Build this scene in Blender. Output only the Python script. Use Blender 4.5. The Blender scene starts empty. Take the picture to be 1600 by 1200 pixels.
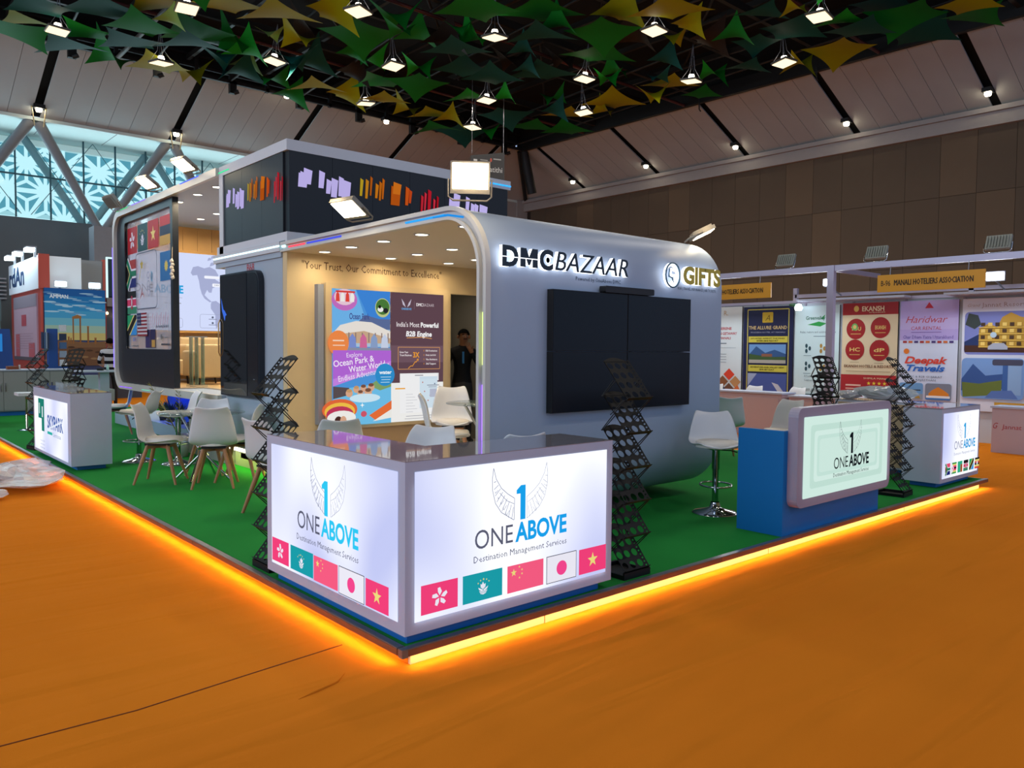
import bpy, bmesh, math, random
from mathutils import Vector, Matrix
R=math.radians; PI=math.pi
random.seed(7)
S=bpy.context.scene; C=S.collection
# ---------------------------------------------------------------- camera
_pi,_ro,_ya=R(-2.615),R(.456),R(41.351)
_w=Vector((math.sin(_ya)*math.cos(_pi),math.cos(_ya)*math.cos(_pi),math.sin(_pi)))
_r=Vector((math.cos(_ya),-math.sin(_ya),0)); _u=_r.cross(_w)
_r2=_r*math.cos(_ro)+_u*math.sin(_ro); _u2=-_r*math.sin(_ro)+_u*math.cos(_ro)
cd=bpy.data.cameras.new('camera'); cam=bpy.data.objects.new('camera',cd); C.objects.link(cam)
cam.matrix_world=Matrix(((_r2.x,_u2.x,-_w.x,-2.097),(_r2.y,_u2.y,-_w.y,-3.173),(_r2.z,_u2.z,-_w.z,1.48),(0,0,0,1)))
cd.sensor_width=36; cd.lens=1230.9/1600*36; cd.clip_end=200
S.camera=cam
# ---------------------------------------------------------------- world, exposure
vs=S.view_settings; vs.view_transform='Standard'; vs.look='None'; vs.gamma=1; vs.use_curve_mapping=False; vs.exposure=0.0
W=bpy.data.worlds.new('hall_ambient'); S.world=W; W.use_nodes=True
bg=W.node_tree.nodes['Background']; bg.inputs[0].default_value=(.44,.60,.92,1); bg.inputs[1].default_value=.86
# ---------------------------------------------------------------- lights
def area(name,loc,rot,sx,sy,power,col,spread=180,shape='RECTANGLE'):
    l=bpy.data.lights.new(name,'AREA'); l.shape=shape; l.size=sx; l.size_y=sy; l.energy=power; l.color=col; l.spread=R(spread)
    o=bpy.data.objects.new(name,l); C.objects.link(o); o.location=loc; o.rotation_euler=rot; return o
WARM=(1,.90,.76); 
LUMS=[(15.1,5.94),(12.98,8.95),(17.16,7.97),(16.53,10.46),(14.2,12.38),(16.47,14.55),(10.44,11.81),(13.39,15.71),(14.91,18.31),(7.22,12.76),(9.7,15.16),(7.15,16.99),(10.85,18.5),(4.29,15.21),(2.41,18.63),(4.98,19.18)]
for x,y in LUMS: area('highbay_light',(x,y,8.93),(0,0,0),.42,.42,62,WARM)
for x,y in [(-5,-4),(0,-5),(5,-4),(-6,2),(-3,7),(10,-4),(-3,13),(11,3),(4,3.5),(1,9)]: area('highbay_light',(x,y,8.93),(0,0,0),.42,.42,75,(1,.9,.78))
area('daylight_through_glazing',(4.5,27.25,6.6),(R(-98),0,0),16,1.6,430,(.62,.9,1))
area('west_fill_light',(-15.5,9,6.8),(0,R(-72),0),3,26,1500,(.72,.87,1))  # added fill for faces turned west; glazing there is assumed, none is built
# warm floods clamped along the pavilion roof edges
def spot(name,loc,tgt,power,col,ang=110,blend=.6,r=.08):
    l=bpy.data.lights.new(name,'SPOT'); l.energy=power; l.color=col; l.spot_size=R(ang); l.spot_blend=blend; l.shadow_soft_size=r
    o=bpy.data.objects.new(name,l); C.objects.link(o); o.location=loc
    d=Vector(tgt)-Vector(loc); o.rotation_euler=d.to_track_quat('-Z','Y').to_euler(); return o
# LED tapes under the lip of the platform
area('edge_tape_light',(4.05,.022,-.042),(R(-18),0,0),8.0,.012,17,(1,.64,.24))
area('edge_tape_light',(.022,8.4,-.042),(0,R(22),0),.012,16.6,48,(1,.50,.10))
# ---------------------------------------------------------------- materials
_M={}
def lin(h):
    if not isinstance(h,str): return tuple(h)
    h=h.lstrip('#'); h=h if len(h)==6 else ''.join(q*2 for q in h); v=[int(h[i:i+2],16)/255 for i in (0,2,4)]
    return tuple((c/12.92 if c<=.04045 else ((c+.055)/1.055)**2.4) for c in v)
def mat(name,col,rough=.5,metal=0,spec=.5,trans=0,alpha=1,noise=0,nscale=8,bump=0,bscale=60,coat=0,emis=0):
    key=(name,)
    if key in _M: return _M[key]
    m=bpy.data.materials.new(name); m.use_nodes=True; nt=m.node_tree; b=nt.nodes['Principled BSDF']
    c=lin(col); b.inputs['Base Color'].default_value=(*c,1); b.inputs['Roughness'].default_value=rough; b.inputs['Metallic'].default_value=metal
    b.inputs['Specular IOR Level'].default_value=spec; b.inputs['Transmission Weight'].default_value=trans; b.inputs['Alpha'].default_value=alpha
    b.inputs['Coat Weight'].default_value=coat
    if emis: b.inputs['Emission Color'].default_value=(*c,1); b.inputs['Emission Strength'].default_value=emis
    if noise:
        tc=nt.nodes.new('ShaderNodeTexCoord'); n=nt.nodes.new('ShaderNodeTexNoise'); n.inputs['Scale'].default_value=nscale; n.inputs['Detail'].default_value=4
        mx=nt.nodes.new('ShaderNodeMix'); mx.data_type='RGBA'
        mx.inputs[6].default_value=(*[v*(1-noise) for v in c],1); mx.inputs[7].default_value=(*[min(1,v*(1+noise)) for v in c],1)
        nt.links.new(tc.outputs['Object'],n.inputs['Vector']); nt.links.new(n.outputs['Fac'],mx.inputs[0]); nt.links.new(mx.outputs[2],b.inputs['Base Color'])
    if bump:
        tc=nt.nodes.new('ShaderNodeTexCoord'); n=nt.nodes.new('ShaderNodeTexNoise'); n.inputs['Scale'].default_value=bscale; n.inputs['Detail'].default_value=3
        bp=nt.nodes.new('ShaderNodeBump'); bp.inputs['Strength'].default_value=bump; bp.inputs['Distance'].default_value=.01
        nt.links.new(tc.outputs['Object'],n.inputs['Vector']); nt.links.new(n.outputs['Fac'],bp.inputs['Height']); nt.links.new(bp.outputs['Normal'],b.inputs['Normal'])
    _M[key]=m; return m
def em(col,s):
    key=('em',col,s)
    if key in _M: return _M[key]
    m=bpy.data.materials.new('glow_%s'%str(len(_M))); m.use_nodes=True; nt=m.node_tree; nt.nodes.clear()
    o=nt.nodes.new('ShaderNodeOutputMaterial'); e=nt.nodes.new('ShaderNodeEmission'); e.inputs[0].default_value=(*lin(col),1); e.inputs[1].default_value=s
    nt.links.new(e.outputs[0],o.inputs[0]); _M[key]=m; return m
def ink(col,e=0,gloss=.45):      # flat print: e>0 when the print is backlit
    key=('ink',col,e)
    if key in _M: return _M[key]
    if e: m=em(col,e)
    else: m=mat('print_%s'%str(col),col,gloss,0,.3)
    _M[key]=m; return m
# ---------------------------------------------------------------- mesh building
def link(name,me,parent=None,loc=None):
    o=bpy.data.objects.new(name,me); C.objects.link(o)
    if parent is not None: o.parent=parent
    if loc is not None: o.location=loc
    return o
def tag(o,label=None,cat=None,group=None,kind=None):
    if label:o['label']=label
    if cat:o['category']=cat
    if group:o['group']=group
    if kind:o['kind']=kind
    return o
def thing(name,label,cat,loc=(0,0,0),rz=0,group=None):
    o=bpy.data.objects.new(name,None); C.objects.link(o); o.location=loc; o.rotation_euler=(0,0,rz); o.empty_display_size=.1
    return tag(o,label,cat,group)
class MB:
    def __init__(s): s.v=[];s.f=[];s.m=[];s.mats=[];s.sm=[]
    def mi(s,m):
        if m not in s.mats: s.mats.append(m)
        return s.mats.index(m)
    def add(s,vs,fs,m,smooth=False):
        b=len(s.v); s.v+=[tuple(v) for v in vs]; k=s.mi(m)
        for f in fs: s.f.append([b+i for i in f]); s.m.append(k); s.sm.append(smooth)
        return s
    def box(s,a,b,m):
        x0,y0,z0=a;x1,y1,z1=b
        vs=[(x0,y0,z0),(x1,y0,z0),(x1,y1,z0),(x0,y1,z0),(x0,y0,z1),(x1,y0,z1),(x1,y1,z1),(x0,y1,z1)]
        return s.add(vs,[(3,2,1,0),(4,5,6,7),(0,1,5,4),(1,2,6,5),(2,3,7,6),(3,0,4,7)],m)
    def obox(s,M,a,b,m):
        n=len(s.v); s.box(a,b,m); s.v[n:]=[tuple(M@Vector(v)) for v in s.v[n:]]; return s
    def tube(s,pts,r,m,n=8,caps=True,smooth=True):
        pts=[Vector(p) for p in pts]; rs=r if isinstance(r,(list,tuple)) else [r]*len(pts)
        b=[];rings=[]
        up=None
        for i,p in enumerate(pts):
            d=(pts[min(i+1,len(pts)-1)]-pts[max(i-1,0)])
            if d.length<1e-9:d=Vector((0,0,1))
            d.normalize()
            if up is None:
                up=Vector((0,0,1)) if abs(d.z)<.9 else Vector((1,0,0))
            a=d.cross(up).normalized(); up2=a.cross(d).normalized(); up=up2
            rings.append(len(b))
            for k in range(n):
                t=2*PI*k/n; b.append(p+(a*math.cos(t)+up2*math.sin(t))*rs[i])
        fs=[]
        for i in range(len(pts)-1):
            for k in range(n):
                k2=(k+1)%n; fs.append((i*n+k,i*n+k2,(i+1)*n+k2,(i+1)*n+k))
        s.add(b,fs,m,smooth)
        if caps:
            s.add([b[k] for k in range(n)],[tuple(range(n-1,-1,-1))],m); s.add([b[-n+k] for k in range(n)],[tuple(range(n))],m)
        return s
    def lathe(s,prof,m,n=24,c=(0,0,0),smooth=True):
        vs=[(c[0]+r*math.cos(2*PI*k/n),c[1]+r*math.sin(2*PI*k/n),c[2]+z) for r,z in prof for k in range(n)]
        fs=[(i*n+k,i*n+(k+1)%n,(i+1)*n+(k+1)%n,(i+1)*n+k) for i in range(len(prof)-1) for k in range(n)]
        return s.add(vs,fs,m,smooth)
    def prism(s,poly,M,d,m,smooth=False):     # poly 2D in M's xy, extruded 0..d along M's z
        n=len(poly); vs=[M@Vector((x,y,0)) for x,y in poly]+[M@Vector((x,y,d)) for x,y in poly]
        s.add(vs,[tuple(range(n-1,-1,-1)),tuple(range(n,2*n))],m)
        return s.add(vs,[(i,(i+1)%n,n+(i+1)%n,n+i) for i in range(n)],m,smooth)
    def ring(s,outer,inner,M,d,m,smooth=False):   # frame between two loops of equal length
        n=len(outer); V=lambda L,z:[M@Vector((x,y,z)) for x,y in L]
        vs=V(outer,0)+V(inner,0)+V(outer,d)+V(inner,d); fs=[]
        for i in range(n):
            j=(i+1)%n
            fs+=[(i,n+i,n+j,j),(2*n+i,2*n+j,3*n+j,3*n+i),(i,j,2*n+j,2*n+i),(n+i,3*n+i,3*n+j,n+j)]
        return s.add(vs,fs,m,smooth)
    def mesh(s,name,off=(0,0,0)):
        me=bpy.data.meshes.new(name); o=Vector(off)
        me.from_pydata([Vector(v)-o for v in s.v],[],s.f); 
        for m in s.mats: me.materials.append(m)
        me.polygons.foreach_set('material_index',s.m); me.polygons.foreach_set('use_smooth',s.sm); me.update(); return me
    def build(s,name,parent=None,loc=None,world=True):
        off=(0,0,0)
        if parent is not None and world:
            off=Vector(parent.location)
            p=parent.parent
            while p is not None: off=off+p.location; p=p.parent
        if loc is not None: off=loc
        return link(name,s.mesh(name,off),parent,loc)
def fix(o):       # merge and make normals consistent
    bm=bmesh.new(); bm.from_mesh(o.data); bmesh.ops.remove_doubles(bm,verts=bm.verts,dist=1e-5); bmesh.ops.recalc_face_normals(bm,faces=bm.faces); bm.to_mesh(o.data); bm.free(); return o
def bx(name,a,b,m,parent=None): return MB().box(a,b,m).build(name,parent)
def top(name,label,cat,mb,base,group=None,kind=None):   # single-mesh thing with its origin at its base
    o=mb.build(name,None,base); return tag(o,label,cat,group,kind)
def rrect(x0,y0,x1,y1,r,n=5,corners=(1,1,1,1)):   # bl, br, tr, tl
    P=[]
    for (cx,cy,a),on in zip(((x0+r,y0+r,PI),(x1-r,y0+r,1.5*PI),(x1-r,y1-r,0),(x0+r,y1-r,.5*PI)),corners):
        for k in range(n+1):
            if on: t=a+.5*PI*k/n; P.append((cx+r*math.cos(t),cy+r*math.sin(t)))
            else:
                qx=x0 if cx<(x0+x1)/2 else x1; qy=y0 if cy<(y0+y1)/2 else y1
                P.append((qx,qy))
    return P
def copy_tree(o,parent=None):
    c=o.copy(); C.objects.link(c); c.parent=parent
    for ch in o.children: copy_tree(ch,c)
    return c
def at(o,loc,rz=0,label=None,group=None):
    o.location=loc; o.rotation_euler=(0,0,rz)
    if label:o['label']=label
    if group:o['group']=group
    return o
def bake(o):
    dg=bpy.context.evaluated_depsgraph_get(); me=bpy.data.meshes.new_from_object(o.evaluated_get(dg)); o.modifiers.clear(); o.data=me; return o
def ordinal(n):
    return '%d%s'%(n,'th' if 10<=n%100<=20 else {1:'st',2:'nd',3:'rd'}.get(n%10,'th'))
def pxx(p):
    d=Vector(p)-cam.matrix_world.translation; return d.dot(_r2)/d.dot(_w)
# ---------------------------------------------------------------- lettering
_T={}
def glyphs(s,bold=0,shear=0,ext=0,res=2):
    if 'M' in s: bold=0
    key=(s,bold,shear,ext)
    if key in _T: return _T[key]
    c=bpy.data.curves.new('t','FONT'); c.body=s; c.size=1; c.resolution_u=4 if len(s)<=13 else 1; c.offset=bold; c.shear=shear; c.extrude=ext
    o=bpy.data.objects.new('t',c); C.objects.link(o); bpy.context.view_layer.update()
    me=bpy.data.meshes.new_from_object(o); vs=[tuple(v.co) for v in me.vertices]; fs=[tuple(p.vertices) for p in me.polygons]
    bpy.data.objects.remove(o); bpy.data.curves.remove(c); bpy.data.meshes.remove(me)
    if not vs: vs=[(0,0,0)]
    _T[key]=(vs,fs); return _T[key]
class Print:     # thin layers of ink on a plane: O origin (lower left), U right, V up, N out of the surface
    def __init__(s,O,U,V,N,e=0,off=.001):
        s.O=Vector(O);s.U=Vector(U);s.V=Vector(V);s.N=Vector(N);s.e=e;s.l=off;s.mb=MB()
    def P(s,x,y): return s.O+s.U*x+s.V*y+s.N*s.l
    def poly(s,pts,col,e=None):
        s.l+=.0005; s.mb.add([s.P(x,y) for x,y in pts],[tuple(range(len(pts)))],ink(col,s.e if e is None else e)); return s
    def rect(s,x0,y0,x1,y1,col,e=None): return s.poly([(x0,y0),(x1,y0),(x1,y1),(x0,y1)],col,e)
    def ell(s,cx,cy,rx,ry,col,n=20,e=None): return s.poly([(cx+rx*math.cos(2*PI*k/n),cy+ry*math.sin(2*PI*k/n)) for k in range(n)],col,e)
    def line(s,pts,w,col,e=None):
        s.l+=.0005
        for (a,b),(c,d) in zip(pts,pts[1:]):
            L=math.hypot(c-a,d-b) or 1; nx,ny=-(d-b)/L*w/2,(c-a)/L*w/2
            s.mb.add([s.P(a+nx,b+ny),s.P(a-nx,b-ny),s.P(c-nx,d-ny),s.P(c+nx,d+ny)],[(0,1,2,3)],ink(col,s.e if e is None else e))
        return s
    def star(s,cx,cy,r,col,n=5,q=.4,rot=PI/2,e=None):
        P=[]
        for k in range(2*n):
            t=rot+PI*k/n; rr=r if k%2==0 else r*q; P.append((cx+rr*math.cos(t),cy+rr*math.sin(t)))
        s.l+=.0005; n0=[s.P(cx,cy)]+[s.P(*p) for p in P]
        s.mb.add(n0,[(0,1+k,1+(k+1)%(2*n)) for k in range(2*n)],ink(col,s.e if e is None else e)); return s
    def text(s,t,x,y,h,col,w=None,al='l',bold=0,shear=0,e=None,rot=0):  # h cap height; y baseline
        if 'M' in t and bold>.001:
            for dx_,dy_ in ((-1,0),(1,0),(0,.7),(0,-.7)): s.text(t,x+dx_*bold*h*1.1,y+dy_*bold*h*.9,h,col,w,al,0,shear,e,rot)
            return s
        vs,fs=glyphs(t,bold,shear); k=h/.69; x0=min(v[0] for v in vs);x1=max(v[0] for v in vs); kx=k
        if w: kx=w/max(1e-6,x1-x0)
        wd=(x1-x0)*kx; ox=x-(0 if al=='l' else wd/2 if al=='c' else wd); s.l+=.0005; cr,sr=math.cos(rot),math.sin(rot)
        V=[]
        for v in vs:
            a=(v[0]-x0)*kx+ox-x; b=v[1]*k; V.append(s.P(x+a*cr-b*sr,y+a*sr+b*cr))
        s.mb.add(V,fs,ink(col,s.e if e is None else e)); return s
    def rr(s,x0,y0,x1,y1,r,col,e=None): return s.poly(rrect(x0,y0,x1,y1,r,4),col,e)
    def build(s,name,parent): return s.mb.build(name,parent)
X,Y,Z=Vector((1,0,0)),Vector((0,1,0)),Vector((0,0,1))
def plane(kind,o):  # matrix: local x right, y up, z towards the viewer
    U,N={'y':(X,-Y),'x':(-Y,-X)}[kind]
    return Matrix(((U.x,0,N.x,o[0]),(U.y,0,N.y,o[1]),(U.z,1,N.z,o[2]),(0,0,0,1)))
# common materials
WHITE=mat('white_laminate','#b4bdd2',.35,noise=.03); WPAINT=mat('white_paint','#c3c6cc',.55,noise=.03,nscale=3); BLACK=mat('black_metal','#090b0e',.5,spec=.3); BLK=mat('matte_black','#07080a',.6)
CHROME=mat('chrome','#c9ccd0',.08,1); WOODL=mat('beech_leg','#a9744a',.5,noise=.12,nscale=30); PLAST=mat('white_plastic','#d2d3d6',.32); CUSH=mat('white_cushion','#d8d4cc',.6,bump=.1)
BLUE=mat('blue_laminate','#0c67b4',.45,noise=.04); GREYM=mat('aluminium','#9a9aa2',.35,.6); GREYC=mat('concrete_grey','#7d7f86',.8,noise=.08); CREAM=mat('cream_paint','#cdb894',.6,noise=.03)
def glassm(name,col,alpha,rough=.05):
    return mat(name,col,rough,0,.6,0,alpha)
# ================================================================ THE HALL
OR=mat('orange_carpet','#b4621c',1.0,spec=.02)
nt=OR.node_tree; b=nt.nodes['Principled BSDF']; tc=nt.nodes.new('ShaderNodeTexCoord')
n1=nt.nodes.new('ShaderNodeTexNoise'); n1.inputs['Scale'].default_value=.8; n1.inputs['Detail'].default_value=5
mx=nt.nodes.new('ShaderNodeMix'); mx.data_type='RGBA'; mx.inputs[6].default_value=(*lin('#c9701a'),1); mx.inputs[7].default_value=(*lin('#d67d20'),1)
mp=nt.nodes.new('ShaderNodeMapping'); mp.inputs['Rotation'].default_value=(0,0,R(52)); mp.inputs['Scale'].default_value=(.5,3.2,1)
n2=nt.nodes.new('ShaderNodeTexNoise'); n2.inputs['Scale'].default_value=1.1; n2.inputs['Detail'].default_value=2; n2.inputs['Distortion'].default_value=.6
n3=nt.nodes.new('ShaderNodeTexNoise'); n3.inputs['Scale'].default_value=260
b1=nt.nodes.new('ShaderNodeBump'); b1.inputs['Distance'].default_value=.055; b1.inputs['Strength'].default_value=.9
b2=nt.nodes.new('ShaderNodeBump'); b2.inputs['Distance'].default_value=.003; b2.inputs['Strength'].default_value=.35
L=nt.links.new
L(tc.outputs['Object'],n1.inputs['Vector']);L(n1.outputs['Fac'],mx.inputs[0]);L(mx.outputs[2],b.inputs['Base Color'])
L(tc.outputs['Object'],mp.inputs['Vector']);L(mp.outputs[0],n2.inputs['Vector']);L(n2.outputs['Fac'],b1.inputs['Height']);L(tc.outputs['Object'],n3.inputs['Vector']);L(n3.outputs['Fac'],b2.inputs['Height']);L(b1.outputs[0],b2.inputs['Normal']);L(b2.outputs[0],b.inputs['Normal'])
fl=tag(MB().box((-16,-12,-.3),(24.2,29,-.1),OR).build('floor'),kind='structure')
DK=mat('seam_dark','#6e3409',.95)  # darker brown for the thin seam line
sm=MB()
for pts,r in (([(-2.6,.36,-.1),(-1.6,.42,-.1),(-1.1,.40,-.1),(-.6,.45,-.1),(-.05,.5,-.1)],.004),):
    sm.tube(pts,r,DK,5)
sm.build('carpet_seam',fl)
for i,(p) in enumerate(([(-.52,.05,-.1),(-.42,.07,-.098),(-.3,.10,-.098),(-.22,.17,-.1)],)):
    MB().tube(p,[.002,.008,.006,.002],OR,6).build('carpet_fold',fl)
# walls
BRN=mat('brown_wall_board','#5c4f42',.8,spec=.2,noise=.07,nscale=1.2); BRN2=mat('brown_wall_board_light','#665646',.8,spec=.2,noise=.07,nscale=1.5); GAP=mat('joint_dark','#2c221c',.9)
wr=tag(MB().box((24.05,-8,-.3),(24.4,25.6,8.1),GAP).build('wall_right'),kind='structure')
m0=MB().box((0,0,0),(.04,1.025,2.1),BRN); ma=m0.mesh('panel'); m1=MB().box((0,0,0),(.045,1.025,2.1),BRN2).mesh('panel')
n=0
for r in range(4):
    for k in range(33):
        y=-7.9+1.035*k+.35*(r%2)*0; z=-.1+2.11*r
        if y>25:continue
        if z+2.1>8.45: continue
        n+=1; link('panel',(m1 if (k*7+r*3)%5==0 or (r==1 and k%9==4) else ma),wr,(24.0-.0*r,y,z))
TRIM=mat('pale_fascia','#98928f',.7,noise=.05)
tr=tag(MB().box((23.82,-8,8.1),(24.4,25.6,8.5),TRIM).build('trim_1'),kind='structure')
tag(MB().box((23.7,-8,8.48),(24.4,25.7,8.62),TRIM).build('trim_2'),kind='structure')
# far wall with glazing above and columns
GW=mat('dark_grey_far_wall','#5b646b',.8,noise=.12,nscale=.7)
tag(MB().box((-16,27.5,-.3),(24.4,27.9,5.7),GW).build('wall_back'),kind='structure')
tag(MB().box((12.5,25.6,5.4),(24.4,27.5,8.6),TRIM).build('wall_back_upper'),kind='structure')
tag(MB().box((23.4,25.5,-.1),(24.05,26.2,8.6),TRIM).build('trim_3'),kind='structure')
SOF=mat('pale_soffit','#c6d6d3',.7,noise=.04)
so=tag(MB().box((-16,25.55,8.5),(24.4,29.4,8.6),SOF).build('ceiling_soffit'),kind='structure')
for k in range(8): bx('soffit_joint',(-4.8+2.07*k,25.6,8.492),(-4.78+2.07*k,27.5,8.5),GREYC,so)
tag(MB().box((-16,27.9,5.5),(14,29.4,5.72),SOF).build('trim_4'),kind='structure')
# glazing: mullions, transom, panes
gz=tag(MB().box((-14,27.42,7.08),(13,27.5,7.13),mat('dark_mullion','#23525f',.5)).build('window_1'),kind='structure')
PANE=glassm('pane_glass','#8fd6e8',.03)
for k in range(27):
    x=-13.4+1.02*k
    bx('mullion',(x-.022,27.4,5.7),(x+.022,27.48,8.5),_M[('dark_mullion',)],gz)
    if -6<x<12:
        for z0,z1 in ((5.72,7.07),(7.14,8.49)): bx('pane',(x+.03,27.445,z0),(x+.99,27.455,z1),PANE,gz)
cab=mat('thin_cable','#4b6f78',.5)
for k in range(-2,5):
    x=3.2+2.04*k; MB().tube([(x,27.36,8.45),(x+1.9,27.36,5.8)],.012,cab,5).build('bracing_cable',gz); MB().tube([(x,27.36,8.45),(x-1.9,27.36,5.8)],.012,cab,5).build('bracing_cable',gz)
# star-pattern sun screen outside the glass, backed by daylight
sky=em('#58a4ba',.9)
scr=thing('star_screen','white lattice screen of six-pointed stars outside the high left windows','screen',(0,28.4,5.7))
bx('daylight_panel',(-13,28.6,5.72),(14,28.7,8.3),sky,scr)
bx('daylight_panel',(-13,28.55,5.72),(14,28.6,6.02),em('#a5dfea',.9),scr)
bx('header_panel',(-13,28.35,8.3),(14,28.7,8.495),mat('pale_header','#b7d3d3',.7,emis=.45),scr)  # header emission stands in for daylight on the panel
barm=em('#bdf0fb',1.1)  # bar glow stands in for daylight falling on the lattice
Ls=1.14; Hh=Ls*math.sqrt(3)/2
def bar(mb,p,q,wd):
    a=Vector((p[0],0,p[1]));b_=Vector((q[0],0,q[1])); d=(b_-a).normalized(); nrm=Vector((-d.z,0,d.x))*wd/2; yy=Vector((0,.03,0)); o=Vector((0,28.5,0))
    vs=[o+a+nrm,o+a-nrm,o+b_-nrm,o+b_+nrm]; mb.add(vs+[v-yy for v in vs],[(0,1,2,3),(7,6,5,4),(0,4,5,1),(2,6,7,3),(1,5,6,2),(3,7,4,0)],barm)
for i in range(-9,16):
    for j in range(3):
        ox=i*Ls+(j%2)*Ls/2; oz=5.78+j*Hh
        if not -5<ox<12: continue
        mb=MB(); A=(ox,oz);B=(ox+Ls,oz);D=(ox+Ls/2,oz+Hh);E_=(ox-Ls/2,oz+Hh)
        for T in ((A,B,D),(A,D,E_)):
            c=(sum(p[0] for p in T)/3,sum(p[1] for p in T)/3)
            for k in range(3):
                q=T[k]; bar(mb,c,q,.105); 
                if T[k][1]<=8.3 or T[(k+1)%3][1]<=8.3: bar(mb,T[k],T[(k+1)%3],.155)
        mb.v=[(v[0],v[1],min(v[2],8.3)) for v in mb.v]
        mb.build('lattice_star',scr)
# V struts and columns
ST=mat('grey_strut','#757a80',.6)
for i,x in enumerate((-3.1,1.02,5.15,9.3)):
    t=thing('forked_column',['concrete column with splayed steel struts, hidden left','concrete column with splayed steel struts left of the round tower','concrete column forking into steel struts behind the flag window','concrete column forking into steel struts above the LED wall'][i],'column',(x,26.1,-.1))
    bx('shaft',(x-.3,25.75,-.1),(x+.3,26.4,5.42),GREYC,t)
    MB().tube([(x-.05,26.0,5.3),(x-1.85,25.75,8.5)],[.12,.17],ST,12).build('strut',t); MB().tube([(x+.05,26.0,5.3),(x+2.05,25.75,8.5)],[.12,.17],ST,12).build('strut',t)
    MB().tube([(x-.05,27.95,5.6),(x-1.9,27.95,8.45)],.13,mat('pale_far_strut','#7fa6ae',.6),8).build('outer_strut',t); MB().tube([(x+.05,27.95,5.6),(x+2,27.95,8.45)],.13,_M[('pale_far_strut',)],8).build('outer_strut',t)
# sloping ceiling: planks between dark slots
PK=mat('pale_ceiling_board','#a8abab',.8,spec=.2,noise=.05,nscale=2); VOID=mat('ceiling_void','#060708',.9)
cb=tag(MB().add([(21.05,-9,10.12),(24.5,-9,8.58),(24.5,25.6,8.58),(21.05,22.7,10.12)],[(0,1,2,3)],VOID).add([(-16,22.75,10.12),(21.05,22.75,10.12),(24.5,25.9,8.7),(-16,25.9,8.7)],[(0,1,2,3)],VOID).build('ceiling_slope'),kind='structure')
wd=(4.12-.24)/6
plR=MB().add([(0,0,0),(3.15,0,-1.42),(3.15,wd-.012,-1.42),(0,wd-.012,0),(0,0,.05),(3.15,0,-1.37),(3.15,wd-.012,-1.37),(0,wd-.012,.05)],[(0,3,2,1),(4,5,6,7),(0,1,5,4),(1,2,6,5),(2,3,7,6),(3,0,4,7)],PK).mesh('ceiling_plank')
plF=MB().add([(0,0,0),(wd-.012,0,0),(wd-.012,3.05,-1.4),(0,3.05,-1.4),(0,0,.05),(wd-.012,0,.05),(wd-.012,3.05,-1.35),(0,3.05,-1.35)],[(0,3,2,1),(4,5,6,7),(0,1,5,4),(1,2,6,5),(2,3,7,6),(3,0,4,7)],PK).mesh('ceiling_plank')
for k in range(8):
    y0=5.03-3*4.12+.12+4.12*k
    for j in range(6):
        y=y0+j*wd
        if y>22.3: continue
        link('ceiling_plank',plR,cb,(20.85,y,10.0))
for k in range(9):
    x0=3.2-4*4.12+.12+4.12*k
    for j in range(6):
        x=x0+j*wd
        if x>20.6: continue
        link('ceiling_plank',plF,cb,(x,22.55,10.0))
# hip corner pieces
MB().add([(20.8,22.45,10.0),(23.95,22.45,8.58),(23.95,25.55,8.6)],[(0,1,2)],PK).add([(20.8,22.5,9.99),(23.95,25.58,8.6),(20.6,25.58,8.6),(20.6,22.5,9.99)],[(0,1,2,3)],PK).build('corner_board',cb)
MB().tube([(20.8,22.5,9.95),(24.0,25.55,8.52)],.09,BLK,6).build('hip_beam',cb)
dc=thing('ceiling_duct','black vertical duct hanging in the far ceiling corner','duct',(20.9,22.4,8.2)); MB().tube([(20.9,22.3,10.0),(21.15,22.35,9.2),(21.4,22.3,8.2)],[.16,.2,.2],BLK,8).build('pipe',dc)
# black central ceiling
tag(MB().box((-16,-12,11.6),(21.1,22.8,11.8),VOID).build('ceiling'),kind='structure')
tag(MB().box((20.85,-12,9.98),(21.05,22.7,11.7),VOID).box((-16,22.55,10.3),(21.0,22.75,11.7),VOID).build('ceiling_edge'),kind='structure')
TRS=mat('dark_truss','#26231f',.5,.3); RED=mat('red_sprinkler_pipe','#4a1713',.5)
gr=thing('ceiling_grid','black steel grid of beams across the high ceiling','grid',(8,10,10))
for k in range(13):
    y=-6+2.4*k; bx('beam',(-14,y-.06,10.1+(k%2)*.25),(20.8,y+.06,10.3+(k%2)*.25),TRS,gr)
for k in range(14):
    x=-10+2.4*k; bx('beam',(x-.05,-11,10.4),(x+.05,22.4,10.55),TRS,gr)
    if x>-3: MB().tube([(x-1,-9,10.0+.1*(k%3)),(x+1.3,22.3,10.0)],.035,TRS,6).build('conduit',gr)
for y in (6.7,13.4,18.2):
    MB().tube([(-5,y,9.95),(20.7,y+.4,9.95)],.05,RED,8).build('sprinkler_pipe',gr)
MB().tube([(4.5,3,9.9),(4.7,22.2,9.9)],.06,mat('grey_conduit','#57524c',.5),8).build('conduit',gr)
MB().tube([(1.2,12,9.9),(1.0,22.2,9.9)],.05,_M[('grey_conduit',)],8).build('conduit',gr)
for y0 in (3.2,9.6,16):
    for x in (8,12,16): MB().tube([(x-3,y0-3,10.5),(x+3,y0+3,10.5)],.04,TRS,5).build('diagonal_brace',gr)
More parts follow.
